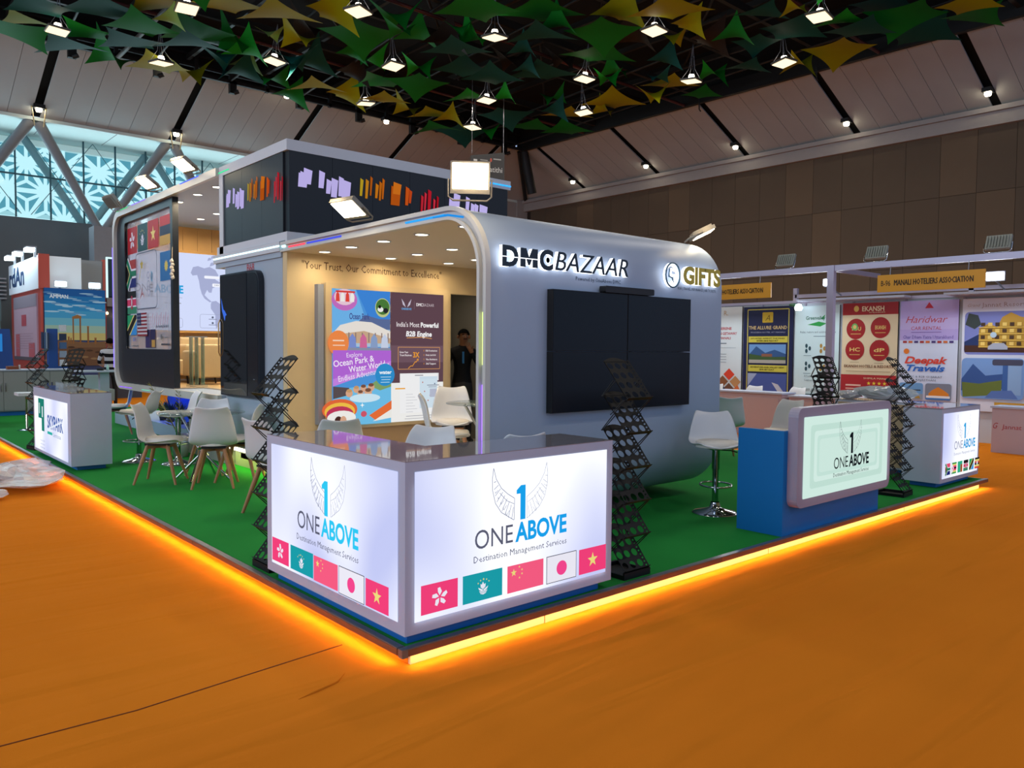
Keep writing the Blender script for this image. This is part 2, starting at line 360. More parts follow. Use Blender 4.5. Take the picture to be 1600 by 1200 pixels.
# catwalk rail with hanging hoist posts along the far edge
cw=thing('catwalk','black catwalk railing along the far edge of the black ceiling','railing',(8,22.3,9.7))
bx('rail',(-8,22.25,10.18),(20.7,22.32,10.26),BLK,cw); bx('rail',(-8,22.2,9.92),(20.7,22.3,10.02),BLK,cw); bx('rail',(-8,22.3,10.55),(20.7,22.36,10.61),BLK,cw)
for k in range(22):
    x=-4.6+1.16*k; w_=.11 if k%2 else .05
    bx('post',(x-w_,22.2,9.62 if k%2 else 9.9),(x+w_,22.34,10.7),BLK,cw)
    if k%2: MB().tube([(x-.02,22.1,9.6),(x+.1,22.02,9.66)],.07,BLK,8).build('wheel',cw)
# edge band on the right and small hooks
bx('edge_band',(20.7,-9,9.9),(20.86,22.4,10.35),BLK,gr)
for y in (2.6,8.9,13.1): MB().tube([(20.6,y,10),(20.62,y,9.65),(20.7,y,9.6)],.025,BLK,5).build('hook',gr)
# fabric sails
SC={'T':('#0d4a44','dark teal'),'Y':('#8e8c0a','olive yellow'),'G':('#0c6e22','mid green'),'B':('#138a24','bright green'),'P':('#7d9a4e','pale lime'),'K':('#2a201a','dark brown')}  # bright green is the sail green with light from above put in
SM={k:mat('sail_'+v[1].replace(' ','_'),v[0],.62,spec=.12) for k,v in SC.items()}
def sail_mesh(kind,col,lift):
    N=8; vs=[]
    for i in range(N+1):
        for j in range(N+1):
            u=i/N*2-1; v=j/N*2-1
            c=.22; x=u*(1-c*(1-v*v)*abs(u)**1.0); y=v*(1-c*(1-u*u)*abs(v)**1.0)
            z=lift*u*v; vs.append((x*.5,y*.5,z*.5))
    fs=[(i*(N+1)+j,(i+1)*(N+1)+j,(i+1)*(N+1)+j+1,i*(N+1)+j+1) for i in range(N) for j in range(N)]
    mb=MB().add(vs,fs,SM[col],True); return mb.mesh('ceiling_sail')
SMESH={}; SLS={}
SAILS="""Tq 2.02 18.27 9.35 1.12;Yq 1.98 19.95 9.54 0.96;Gq 1.85 19.60 9.10 1.10;Tq 3.26 17.75 9.49 1.53;Bq 3.20 19.31 9.41 0.97;Tq 2.97 19.79 9.13 1.31;Gt 4.22 21.11 9.59 0.98;Tq 4.12 18.78 9.25 1.23;Gq 4.00 17.48 9.24 1.17;Yq 4.19 16.73 9.59 1.22;Pt 4.32 16.34 9.14 0.48;Yq 5.14 15.23 9.39 1.26;Gq 5.41 17.63 9.51 1.39;Tq 5.18 17.43 9.10 1.21;Gt 6.33 17.43 9.53 1.01;Tt 6.33 18.29 9.36 1.04;Yq 5.02 19.41 9.15 1.12;Yt 6.36 20.91 9.60 0.91;Bt 6.72 17.14 9.22 0.81;Tt 7.07 19.16 9.28 1.09;Pt 7.38 19.18 9.58 0.64;Yq 6.06 14.30 9.12 1.25;Yt 7.24 13.91 9.43 0.91;Pt 6.77 16.26 9.47 0.57;Yt 6.92 15.14 9.11 0.82;Gt 8.64 13.37 9.55 0.96;Gq 8.33 14.59 9.32 1.37;Gt 8.67 13.27 9.18 0.62;Gt 9.85 14.17 9.60 0.83;Tt 8.05 16.87 9.18 1.13;Gt 8.81 15.73 9.32 0.58;Bt 9.70 16.29 9.55 0.82;Gq 9.19 10.95 9.11 1.29;Gt 10.13 12.76 9.47 0.57;Bt 10.60 12.84 9.43 0.75;Tq 10.37 13.25 9.12 1.23;Tq 12.16 15.27 9.57 1.21;Bt 10.61 15.28 9.28 0.75;Gq 11.34 16.43 9.22 1.24;Gq 10.88 18.43 9.60 1.31;Tq 12.44 14.28 9.16 1.18;Yq 9.45 19.02 9.36 1.17;Yt 10.69 19.40 9.53 0.91;Yq 11.12 18.00 9.10 1.08;Yt 12.86 19.27 9.51 0.81;Bq 13.58 16.74 9.39 1.13;Bt 13.74 15.31 9.14 0.58;Yq 14.15 19.55 9.59 1.22;Yt 14.16 18.52 9.24 0.74;Gq 14.60 19.86 9.25 1.25;Tq 16.38 20.80 9.59 1.45;Gt 7.89 18.52 9.13 0.80;Gt 9.31 20.40 9.40 0.85;Bt 16.60 19.43 9.50 0.85;Tq 15.09 16.79 9.10 1.27;Gq 11.09 10.87 9.54 1.38;Gt 11.55 10.69 9.35 0.71;Tq 11.41 11.21 9.16 1.18;Yt 12.58 9.61 9.60 0.92;Yq 12.65 8.24 9.21 1.28;Yt 13.76 8.52 9.29 0.64;Yt 14.65 9.61 9.57 0.69;Gq 12.36 10.02 9.11 1.24;Gq 13.96 11.64 9.44 1.39;Gt 15.19 12.10 9.46 0.73;Bt 14.74 11.98 9.11 0.61;Tt 12.40 12.88 9.56 0.59;Tq 13.58 13.42 9.31 1.46;Tt 12.80 13.19 9.19 0.53;Gt 15.90 15.32 9.60 0.70;Tt 15.98 15.34 9.17 0.66;Yq 16.94 15.77 9.33 1.16;Yq 17.55 14.27 9.55 1.38;Yt 16.77 11.96 9.10 0.72;Yt 17.78 14.89 9.48 0.64;Yq 17.20 11.71 9.42 1.15;Gt 14.74 7.87 9.12 0.68;Bt 17.83 10.64 9.58 0.79;Tt 15.12 10.23 9.27 0.65;Tt 15.98 11.16 9.23 0.58;Gq 19.14 11.95 9.59 0.85;Tq 17.00 9.01 9.15 0.94;Tq 16.26 8.25 9.38 0.83;Gq 17.54 18.20 9.52 1.40;Gq 17.65 16.47 9.10 1.22;Kt 14.05 13.08 9.77 0.80;Kt 14.01 10.46 9.63 1.00;Yt 14.68 6.15 9.14 0.49;Tq 16.60 7.41 9.59 1.21;Bq 16.16 5.92 9.23 0.87;Gq 17.15 4.89 9.27 1.27;Tq 16.78 5.25 9.58 1.12;Yq 17.11 3.51 9.13 0.93;Gq 18.65 3.96 9.42 1.14;Yq 18.59 7.22 9.48 1.23;Tq 16.64 5.75 9.10 1.14;Tq 19.04 5.28 9.54 1.38;Yt 18.34 8.18 9.34 0.74;Kt 10.25 13.46 9.42 0.82;Kt 11.26 17.39 9.85 0.85;Kt 15.26 8.96 9.45 0.82;Tq 14.54 7.06 9.31 0.89;Kt 10.49 18.34 9.81 0.78;Tt 7.29 16.83 9.11 0.85;Kt 7.52 15.83 9.71 0.82;Kt 12.85 13.93 9.70 0.91;Gq 3.97 13.97 9.11 1.21;Yq 7.49 12.11 9.57 1.27;Gq 10.09 8.74 9.30 1.22;Tq 12.03 6.89 9.20 1.21;Gq 14.54 5.37 9.60 1.24"""
for i,s in enumerate(SAILS.split(';')):
    k,x,y,z,sz=s.split(); col,kind=k; x,y,z,sz=map(float,(x,y,z,sz))
    for lx,ly in LUMS:
        dx,dy=x-lx,y-ly; q=math.hypot(dx,dy)
        if q<.62: x+=dx/(q+.01)*(.62-q); y+=dy/(q+.01)*(.62-q)
    lv=[.16,.22,-.18,.12][i%4] if kind=='q' else [.7,-.75,.8,-.6][i%4]
    key=(col,lv)
    if key not in SMESH: SMESH[key]=sail_mesh(kind,col,lv)
    o=link('ceiling_sail',SMESH[key],None,(x,y,z)); sc=sz*(1.12 if kind=='q' else 1.12); o.scale=(sc,sc,sc)
    o.rotation_euler=(R([0,6,-5,4][i%4]),R([3,-5,6,-3][i%4])if kind=='q' else R([20,-18,26,-12][i%4]),R([0,8,-6,14,-11][i%5]) if kind=='q' else R([25,-20,45,5,-40][i%5]))
    shp='broad flat square' if kind=='q' else 'small sharply twisted'
    tag(o,'x','fabric sail','%s %s ceiling sails'%(shp,SC[col][1])); SLS.setdefault((shp,SC[col][1]),[]).append(o)
for (shp,cn),L_ in SLS.items():
    L_.sort(key=lambda o:pxx(o.location))
    for i,o in enumerate(L_): o['label']='%s %s ceiling sail, %s from the left of that shape and colour'%(shp,cn,ordinal(i+1))
# square high-bay lamps
DIF=em('#ffe6bd',1.6); FRM=mat('lamp_frame','#6b675f',.4,.3); BULB=em('#fff2d8',9)
def luminaire():
    t=thing('highbay_lamp','square glowing high-bay lamp hung on wires under the black ceiling','lamp',(0,0,0),0,'square high-bay lamps')
    MB().box((-.24,-.24,.02),(.24,.24,.07),FRM).build('housing',t); 
    MB().box((-.215,-.215,.0),(.215,.215,.019),DIF).build('diffuser',t)
    MB().lathe([(0,.2),(.07,.2),(.09,.12),(.09,.08),(0,.08)],BULB,12).build('driver_glow',t)
    for sx,sy in ((1,1),(1,-1),(-1,1),(-1,-1)): MB().tube([(sx*.2,sy*.2,.07),(sx*.06,sy*.06,.35),(0,0,1.0)],.006,GREYM,4).build('wire',t)
    return t
L0=luminaire()
for i,(x,y) in enumerate(sorted(LUMS,key=lambda p:pxx((p[0],p[1],9)))):
    o=L0 if i==0 else copy_tree(L0)
    at(o,(x,y,9.0),R([0,12,-9,5,20,-14][i%6])); 
    o['label']='square glowing high-bay lamp hung under the black ceiling, %s from the left'%ordinal(i+1)
    o.rotation_euler=(R([0,4,-5,3][i%4]),R([3,-4,0,5][i%4]),o.rotation_euler.z)
# small round lamps at the slot ends and star lamps on the far rail
SPL=em('#fff0d2',30)
def slotlamp(loc,label,grp,legs=False):
    t=thing('slot_lamp',label,'lamp',loc,0,grp)
    MB().lathe([(0,-.05),(.075,-.05),(.09,.0),(.09,.06),(0,.06)],SPL,12).build('lens',t,world=False)
    MB().box((-.16,-.12,.04),(.16,.12,.16),BLK).build('housing',t,world=False)
    if legs:
        for s in (-1,1): MB().tube([(s*.2,0,.1),(s*.12,0,-.5)],.02,mat('lit_bracket','#c9b68a',.5),5).build('bracket',t,world=False)
for y in (21.5,17.4,13.27,9.15,5.03): slotlamp((23.1,y,8.82),'small glaring lamp in a dark slot of the right ceiling slope, %s from the left'%ordinal(int((21.6-y)/4.1)+1),'lamps at the right ceiling slots')
for x in (3.2,7.32): slotlamp((x,25.1,8.72),'small lamp on a lit bracket above the %s forked column strut'%('left' if x<5 else 'right'),'lamps at the far ceiling slots',True)
for p in ((6.2,22.0,9.9),(9.9,22.0,9.85),(13.8,22.0,9.75)): slotlamp(p,'small star-like lamp between the catwalk posts, %s'%{6.2:'leftmost of three',9.9:'middle of three',13.8:'rightmost of three'}[p[0]],'lamps on the catwalk')
hs=thing('hanging_banner','dark banner with white lettering hanging above the LED wall','banner',(13.6,15.9,6.7))
Mh=Matrix(((.95,0,-.3,13.1),(-.3,0,-.95,16.1),(0,1,0,6.72),(0,0,0,1)))
MB().prism([(0,0),(1.12,-.02),(1.12,.86),(0,.66)],Mh,.03,mat('banner_dark','#2b2b2d',.6)).build('panel',hs)
for wx,wy in ((13.15,16.1),(14.15,15.78)): MB().tube([(wx,wy,7.45),(wx,wy,10.1)],.006,GREYM,4).build('wire',hs)
U=Vector((.95,-.3,0)); N_=Vector((-.3,-.95,0))
P=Print(Vector((13.1,16.1,6.72))+N_*.04,U,Z,N_); P.text('atithi',.62,.22,.16,'#c9c9c9',w=.42); P.rect(.08,.5,.2,.56,'#bbbbbb').rect(.3,.54,.55,.57,'#8b8b8b').ell(.66,.58,.03,.06,'#b04a3a').rect(.74,.6,1.0,.64,'#8b8b8b').poly([(.0,.0),(.4,0),(.4,.16),(.0,.12)],'#7a4a30'); P.build('printed_graphic',hs)
# ================================================================ THE STAND: platform
GRN=mat('green_carpet','#1f8236',.95,spec=.1,noise=.16,nscale=1.3,bump=.25,bscale=220)
pf=thing('exhibition_platform','low green-carpeted stand platform with metal edge glowing orange underneath','platform',(4.05,8.4,-.1))
bx('carpet',(.05,.05,-.03),(8.06,17,0),GRN,pf)
EDG=mat('edge_board_brown','#7a4a2c',.5,noise=.1,nscale=5); ALU=mat('scuffed_aluminium','#7f858c',.3,.7,noise=.25,nscale=12)
k=0
for a,b_ in ((0,2.7),(2.7,5.4),(5.4,8.1)):
    bx('edge_board',(a+.002,0,-.034),(b_-.002,.05,-.002),EDG,pf); bx('edge_trim',(a+.003,.002,-.002),(b_-.003,.042,.004),ALU,pf)
for j in range(6):
    a=.052+2.82*j; bx('edge_board',(0,a,-.034),(.05,a+2.815,-.002),EDG,pf); bx('edge_trim',(.002,a,-.002),(.042,a+2.812,.004),ALU,pf)
bx('corner_cap',(-.004,-.004,-.036),(.03,.03,.006),ALU,pf)
bx('edge_board',(8.06,.05,-.034),(8.1,17,-.002),EDG,pf)
RB=mat('riser_board_cream','#d9c79c',.6)
for a,b_ in ((.08,1.0),(1.01,3.4),(3.41,5.9),(5.91,7.95)): bx('riser_board',(a,.05,-.1),(b_,.07,-.034),RB,pf)
bx('riser_board',(.075,.07,-.1),(.09,16.9,-.034),OR,pf)
LT=em('#ffc35a',1.3)
bx('led_tape',(.06,.018,-.04),(8.0,.028,-.035),LT,pf); bx('led_tape',(.04,.06,-.04),(.048,16.9,-.035),LT,pf)
bx('platform_core',(.1,.1,-.1),(8.0,16.9,-.03),BLK,pf)
# ================================================================ pavilion
pv=thing('pavilion','white curved-corner exhibition pavilion with open lounge under its rounded roof','stand',(3.2,6,0))
TW=mat('pavilion_skin','#9faec4',.42,spec=.4,noise=.03,nscale=2)
XA,XB=1.68,4.72
def sect(y0,y1,z0,z1,r,n=10,left=True):   # loop in (y,z): rounded only at the y0 side
    P=[]
    for k in range(n+1): t=PI+.5*PI*k/n; P.append((y0+r+r*math.cos(t),z0+r+r*math.sin(t)))
    P.append((y1,z0)); P.append((y1,z1))
    for k in range(n+1): t=.5*PI+.5*PI*k/n; P.append((y0+r+r*math.cos(t),z1-r+r*math.sin(t)))
    return P
MX=Matrix(((0,0,1,0),(1,0,0,0),(0,1,0,0),(0,0,0,1)))  # local x->Y, y->Z, z->X
def mxat(x): return Matrix.Translation((x,0,0))@MX
outer=sect(1.40,4.86,.10,2.58,.50); inner=sect(1.50,4.76,.17,2.49,.42)
LIPM=mat('lip_white','#c9c6c0',.35)
o1=sect(1.39,4.87,.09,2.595,.51); i1=sect(1.42,4.84,.12,2.56,.48); o2=sect(1.47,4.79,.15,2.51,.44); i2=sect(1.50,4.76,.17,2.49,.42)
LIPS=((1.39,4.87,.09,2.595,.51),(1.42,4.87,.12,2.56,.48),(1.47,4.87,.15,2.51,.44),(1.50,4.87,.17,2.49,.42))
def ledrun(pts,col,s,w=.012): MB().tube([(XA-.002,y,z) for y,z in pts],w,em(col,s),6).build('led_strip',pv)
ledrun([(1.445,1.75),(1.445,1.35)],'#d9f28a',1.6); ledrun([(1.445,1.2),(1.445,.62)],'#9a6bff',2.2); ledrun([(2.5,2.535),(1.95,2.535)],'#2f9be8',1.3,.009)
ledrun([(4.72,2.535),(4.35,2.535)],'#ff5060',1.4,.009); ledrun([(4.3,2.535),(3.6,2.535)],'#4a55e6',1.1,.009); ledrun([(2.1,2.535),(1.9,2.53),(1.7,2.49)],'#1f8be0',1.1,.009)
# end cap of the shell, inner floor, inner walls
fix(MB().prism(sect(1.45,4.82,.15,2.53,.45),mxat(XB-.1),.06,TW).build('end_wall',pv))
bx('inner_floor',(XA+.01,1.88,.155),(XB-.1,4.76,.175),mat('inner_floor_grey','#cfcac0',.5),pv)
INW=mat('inner_wall_cream','#d2b98c',.6,noise=.02)
# back wall with doorway
bx('back_wall',(XA,4.77,.17),(3.86,4.87,2.49),INW,pv); bx('back_wall',(3.86,4.77,2.15),(XB,4.87,2.49),INW,pv); bx('back_wall',(4.40,4.77,.17),(XB-.1,4.87,2.15),INW,pv)
DLM=em('#fff3d6',7)
def downlights(L,z,pw,parent):
    for x,y in L:
        MB().lathe([(0,z-.004),(.058,z-.004),(.058,z)],DLM,20,(x,y,0)).build('downlight',parent)
        MB().lathe([(.058,z-.007),(.072,z-.007),(.072,z)],WHITE,20,(x,y,0)).build('downlight_ring',parent)
        area('downlight_light',(x,y,z-.015),(0,0,0),.1,.1,pw,(1,.82,.56),165,'DISK')
downlights([(1.98,2.05),(1.98,2.70),(1.98,3.33),(1.98,3.94),(1.98,4.50),(2.82,2.7),(2.82,3.36),(2.82,3.99),(2.82,4.52),(3.6,3.3),(3.6,3.94),(3.6,4.47)],2.49,3.0,pv)
tp=Print((XA,4.77,0),X,Z,-Y,off=.003); tp.text('"Your Trust, Our Commitment to Excellence"',.17,2.325,.085,'#4a2a14',w=1.86); tp.build('wall_slogan',pv)
MB().box((2.00,4.69,.62),(2.07,4.77,2.16),mat('grey_pilaster','#8d929c',.5)).build('pilaster',pv)
def openloop(y0,y1,z0,z1,r,n=12):
    P=[(y1,z0)]
    for k in range(n+1): t=1.5*PI-.5*PI*k/n; P.append((y0+r+r*math.cos(t),z0+r+r*math.sin(t)))
    for k in range(n+1): t=PI-.5*PI*k/n; P.append((y0+r+r*math.cos(t),z1-r+r*math.sin(t)))
    P.append((y1,z1)); return P
def strip(name,outer,inner,x0,x1,m,sm=False):
    mb=MB(); n=len(outer)
    def run(L,flip,smo,mm):
        vs=[(x,*q) for q in L for x in (x0,x1)]; mb.add(vs,[((2*i,2*i+1,2*i+3,2*i+2) if flip else (2*i,2*i+2,2*i+3,2*i+1)) for i in range(n-1)],mm,smo)
    run(outer,True,sm,m); run(inner,False,sm,m)
    for x in (x0,x1): mb.add([(x,*q) for q in outer]+[(x,*q) for q in inner],[(i,i+1,n+i+1,n+i) for i in range(n-1)],m)
    for i in (0,n-1): mb.add([(x0,*outer[i]),(x1,*outer[i]),(x1,*inner[i]),(x0,*inner[i])],[(0,1,2,3)],m)
    return mb.build(name,pv)
_o=[openloop(*q) for q in LIPS]
strip('lip_outer',_o[0],_o[1],XA-.03,XA+.02,LIPM,True); strip('lip_inner',_o[2],_o[3],XA-.03,XA+.02,LIPM,True); strip('lip_channel',_o[1],_o[2],XA,XA+.02,LIPM,True)
CEILA=mat('lounge_ceiling','#dccdb2',.6)
strip('front_shell',openloop(1.40,4.86,.10,2.58,.50),openloop(1.44,4.86,.14,2.54,.46),XA+.02,XB,TW,True)
strip('lounge_lining',openloop(1.45,4.77,.15,2.53,.455),openloop(1.50,4.77,.17,2.49,.42),XA+.02,XB-.1,CEILA,True)
# --- LED tower with B68 wall
SKIN2=mat('tower_skin','#9fabb8',.45,noise=.03,nscale=2)
bx('tower_wall',(XA,4.875,.27),(XA+.1,6.47,2.44),SKIN2,pv)
bx('tower_wall',(XA+.1,6.37,.27),(5.1,6.47,2.44),SKIN2,pv)
bx('tower_wall',(5.0,4.875,.1),(5.1,6.37,2.44),mat('grey_room_wall','#8a847a',.7),pv)
bx('tower_wall',(XA+.1,6.28,.27),(5.0,6.37,2.44),_M[('grey_room_wall',)],pv)
bx('tower_soffit',(XA-.02,4.875,2.44),(5.1,6.72,2.5),SKIN2,pv)
bx('tower_fascia',(XA-.04,4.87,2.50),(XA+.0,6.75,2.60),WPAINT,pv); bx('tower_fascia',(XA-.01,4.79,2.61),(XA+.08,6.7,2.70),WPAINT,pv)
ledrun([(4.80,2.552),(6.70,2.552)],'#b9f4ff',3.0,.014)
bx('led_strip',(XA-.043,4.87,2.545),(XA-.038,6.74,2.562),em('#c6f7ff',3),pv)
bx('recess_tape',(XA+.03,4.9,.2),(XA+.06,6.6,.235),em('#fff6d0',4),pv)
area('recess_tape_light',(XA+.02,5.7,.19),(0,R(20),0),.02,1.6,4,(.8,1,.12))
bx('tower_plinth',(XA+.1,4.9,0),(4.5,6.45,.2),mat('plinth_pale','#a8a88a',.6),pv)
area('room_fill_light',(4.2,5.6,2.35),(0,0,0),.3,.3,3.5,(1,.85,.65))  # added fill to lift the doorway room; no lamp is built there
bx('room_floor',(XA+.1,4.87,.1),(5.0,6.28,.165),_M[('inner_floor_grey',)],pv)
for z0,z1,nm in ((3.56,3.675,'top_fascia'),):
    bx(nm,(XA-.01,4.745,z0),(4.82,4.80,z1),WPAINT,pv); bx(nm,(XA-.01,4.80,z0),(XA+.06,6.62,z1),WPAINT,pv); bx('roof_slab',(XA+.06,4.8,3.62),(4.82,6.7,3.66),WPAINT,pv); bx(nm,(4.76,4.8,z0),(4.82,6.7,z1),WPAINT,pv)
bx('lower_fascia',(XA-.01,4.745,2.60),(4.82,4.79,2.70),WPAINT,pv)
bx('tower_core',(XA+.06,4.85,2.62),(4.76,6.5,3.56),BLK,pv)
bx('corner_post',(XA-.01,6.50,2.6),(XA+.06,6.62,3.56),WPAINT,pv)
bx('led_strip',(3.9,4.735,3.60),(4.82,4.744,3.615),em('#2aa3ff',1.6),pv); bx('led_strip',(XA-.016,6.3,3.60),(XA-.011,6.72,3.612),em('#35e090',1.3),pv)
SCRM=mat('led_screen_black','#101216',.35,spec=.4)
ls=thing('led_screen','long black LED screen wrapped around the tower corner with blurred scrolling blocks','screen',(2.2,5,2.70))
for k in range(6): bx('screen_module',(XA+.02+.512*k,4.75,2.70),(XA+.02+.512*k+.509,4.85,3.56),SCRM,ls)
for k in range(3): bx('screen_module',(XA,4.86+.545*k,2.70),(XA+.06,4.86+.545*k+.542,3.56),mat('led_screen_side','#23282e',.4,spec=.4),ls)
def scroll(P,k,x0):
    def bl(x,z,w,h,c,sl=.0): P.poly([(x0+x*k,z+.02*sl),(x0+(x+w)*k,z),(x0+(x+w+.02)*k,z+h),(x0+(x+.01)*k,z+h+.02)],c,.7 if c!=W1 else .95)
    W1='#b9aee6'
    bl(0,.0,.10,.13,W1);bl(.06,.04,.09,.15,W1);bl(.02,.1,.05,.05,W1)
    for x,z,w,h in ((.24,.02,.06,.17),(.33,-.03,.05,.14),(.39,-.06,.07,.19),(.48,-.04,.05,.2),(.52,-.07,.10,.2)): bl(x,z,w,h,W1)
    for x,z,w,h,c in ((.75,.0,.03,.18,'#c8a828'),(.82,-.02,.03,.2,'#d28a20'),(.88,.02,.02,.2,'#c06018'),(.95,0,.03,.15,'#d8801c'),(1.0,-.02,.025,.2,'#c86c18'),(1.04,0,.02,.22,'#cf6a18'),(1.16,-.05,.12,.2,'#c45a16'),(1.19,.08,.1,.12,'#e07a20'),(1.36,-.03,.04,.2,'#d85a1c'),(1.41,0,.03,.14,'#d24c1c'),(1.58,-.12,.025,.22,'#d02a3a'),(1.63,-.06,.02,.2,'#e0344a'),(1.68,-.1,.04,.28,'#c81f30'),(1.76,-.12,.02,.2,'#e0344a'),(1.81,-.12,.02,.24,'#b81828')): bl(x,z,w,h,c)
P=Print((XA,4.75,3.19),X,Z,-Y,e=1,off=.001)
scroll(P,1.0,.12)
for x,z,w,h in ((2.0,0,.10,.13),(2.07,.03,.09,.16),(2.26,.0,.05,.17),(2.34,-.03,.05,.13),(2.4,-.05,.05,.15),(2.48,-.03,.12,.13)): P.poly([(.12+x,z),(.12+x+w,z-.02),(.14+x+w,z+h),(.13+x,z+h+.02)],'#b9aee6')
P.build('screen_image',ls)
P=Print((XA,6.50,3.16),-Y,Z,-X,e=.8,off=.001); scroll(P,.86,.08); P.build('screen_image',ls)
# --- raised second lounge behind the tower (open window frame with flag stickers)
YB=11.18; ZB0,ZB1=.80,3.64
def sect2(y0,y1,z0,z1,r,n=8):
    P=[(y0,z0)]
    for k in range(n+1): t=1.5*PI+.5*PI*k/n; P.append((y1-r+r*math.cos(t),z0+r+r*math.sin(t)))
    for k in range(n+1): t=.5*PI*k/n; P.append((y1-r+r*math.cos(t),z1-r+r*math.sin(t)))
    P.append((y0,z1)); return P
oB=sect2(6.62,YB,ZB0-.04,ZB1+.03,.33); iB=sect2(6.62,YB-.07,ZB0+.06,ZB1-.07,.28)
strip('upper_shell',oB,iB,XA,4.75,TW); strip('upper_lip',[(y+.012,z) for y,z in oB],iB,XA-.05,XA,LIPM)
bx('upper_floor',(XA+.03,8.38,.835),(4.7,11.1,.87),mat('light_oak_floor','#c9ab7c',.4),pv); bx('upper_floor',(2.12,6.48,.78),(4.7,8.38,.87),_M[('light_oak_floor',)],pv)
bx('floor_edge',(XA,8.36,.78),(2.14,8.39,.872),mat('taupe_edge','#9a8c7c',.5),pv); bx('floor_edge',(2.09,6.48,.78),(2.13,8.38,.872),_M[('taupe_edge',)],pv)
bx('riser_panel',(2.13,6.48,.25),(2.18,8.38,.78),mat('beige_riser','#a39684',.6),pv)
for k in range(3): bx('step',(1.72+.135*k,6.5,.0 if k==0 else .0),(1.72+.135*k+.135,8.3,.2*(k+1)+.03),mat('step_white','#b0aca6',.5),pv)
WD=mat('honey_wood','#c79a5a',.45,noise=.12,nscale=3)
for k in range(12): bx('wood_slat',(1.7+.25*k,10.96,.87),(1.7+.25*k+.246,11.0,3.57),WD,pv)
UC=mat('upper_ceiling','#b4b2c4',.6)
downlights([(1.9,7.28),(1.9,7.99),(1.9,8.75),(1.9,9.5),(1.9,10.25),(2.7,7.9),(2.7,9.39),(2.7,10.1),(3.5,8.5),(3.5,9.9)],3.57,12,pv)
# plinth and blue-lit planting recess under the upper lounge
bx('base_plinth',(2.1,8.3,0),(4.7,13,.2),WHITE,pv)
bx('recess_wall',(2.46,8.32,.2),(2.5,11.1,.76),mat('blue_recess_wall','#0e4fb0',.5),pv); bx('recess_wall',(2.19,8.3,.2),(2.46,8.33,.76),BLUE,pv)
area('recess_blue_light',(2.3,10.2,.72),(0,0,0),.1,1.5,5,(.1,.15,1))
bx('led_strip',(XA-.052,10.2,.79),(XA-.045,10.9,.80),em('#8a4dff',1.5),pv); bx('led_strip',(XA-.052,9.3,.79),(XA-.045,9.7,.80),em('#6fe0b8',1.0),pv)
bx('led_strip',(XA-.056,YB+.0,1.1),(XA-.048,YB+.02,3.1),em('#8f7bff',1.5),pv)
bx('led_strip',(XA-.056,10.3,3.655),(XA-.048,10.9,3.665),em('#2fd07a',1.2),pv); bx('led_strip',(XA-.056,9.4,3.655),(XA-.048,10.1,3.665),em('#9a7bff',1.2),pv); bx('led_strip',(XA-.056,7.2,3.655),(XA-.048,7.9,3.665),em('#4d6bff',1.2),pv)
bd=Print((XA,6.47,0),-Y,Z,-X,off=.003); bd.text('B68',.66,2.345,.085,'#c0393f',w=.2,bold=-.0); bd.build('booth_number',pv)
# black window frame with glass
wf=thing('flag_window','tall black window frame with rounded left corners and flag stickers on its glass','window',(1.7,9.7,.84))
BF=mat('window_frame_black','#131a25',.35,spec=.5)
Mw=plane('x',(XA+.02,YB-.08,0))
def yz(y): return YB-.08-y
n=5
ow=rrect(0,.86,2.72,3.57,.26,n,(1,0,0,1)); iw=rrect(yz(10.68),1.42,yz(8.47),3.45,.05,n)
# connect outer and inner loops of equal length
fix(MB().ring(ow,iw,Matrix.Translation((.0,0,0))@Mw,-.0001+.02,BF).build('frame',wf))
fix(MB().ring(ow,iw,Matrix.Translation((.06,0,0))@Mw,.05,BF).build('frame',wf))
bx('end_cheek',(XA+.0,8.375,.87),(XA+.085,8.40,3.57),BF,wf)
bx('pane',(XA+.05,8.47,1.42),(XA+.056,10.68,3.45),glassm('sticker_glass','#b9bcc6',.50,.03),wf)  # translucent sticker film; its pale opacity also stands in for whitish reflection
P=Print((XA+.045,10.68,1.42),-Y,Z,-X,off=.001)
fw,fh=.50,.40
def stamp(P,x,y,w,h,col,e=None):
    n=7; pts=[(x,y)]+[(x+w*(k+.5*(j))/n,y-(.012 if j else 0)) for k in range(n) for j in (0,1)][1:]+[(x+w,y),(x+w,y+h)]+[(x+w-w*(k+.5*j)/n,y+h+(.012 if j else 0)) for k in range(n) for j in (0,1)][1:]+[(x,y+h)]
    P.poly(pts,col,e)
def flower(P,x,y,r,col,e=None):
    for k in range(5):
        t=PI/2+2*PI*k/5; dx,dy=math.cos(t),math.sin(t); nx,ny=-dy,dx
        P.poly([(x+dx*r*.12,y+dy*r*.12),(x+dx*r*.5-nx*r*.26,y+dy*r*.5-ny*r*.26),(x+dx*r*.95-nx*r*.05,y+dy*r*.95-ny*r*.05),(x+dx*r*.9+nx*r*.25,y+dy*r*.9+ny*r*.25),(x+dx*r*.5+nx*r*.22,y+dy*r*.5+ny*r*.22)],col,e)
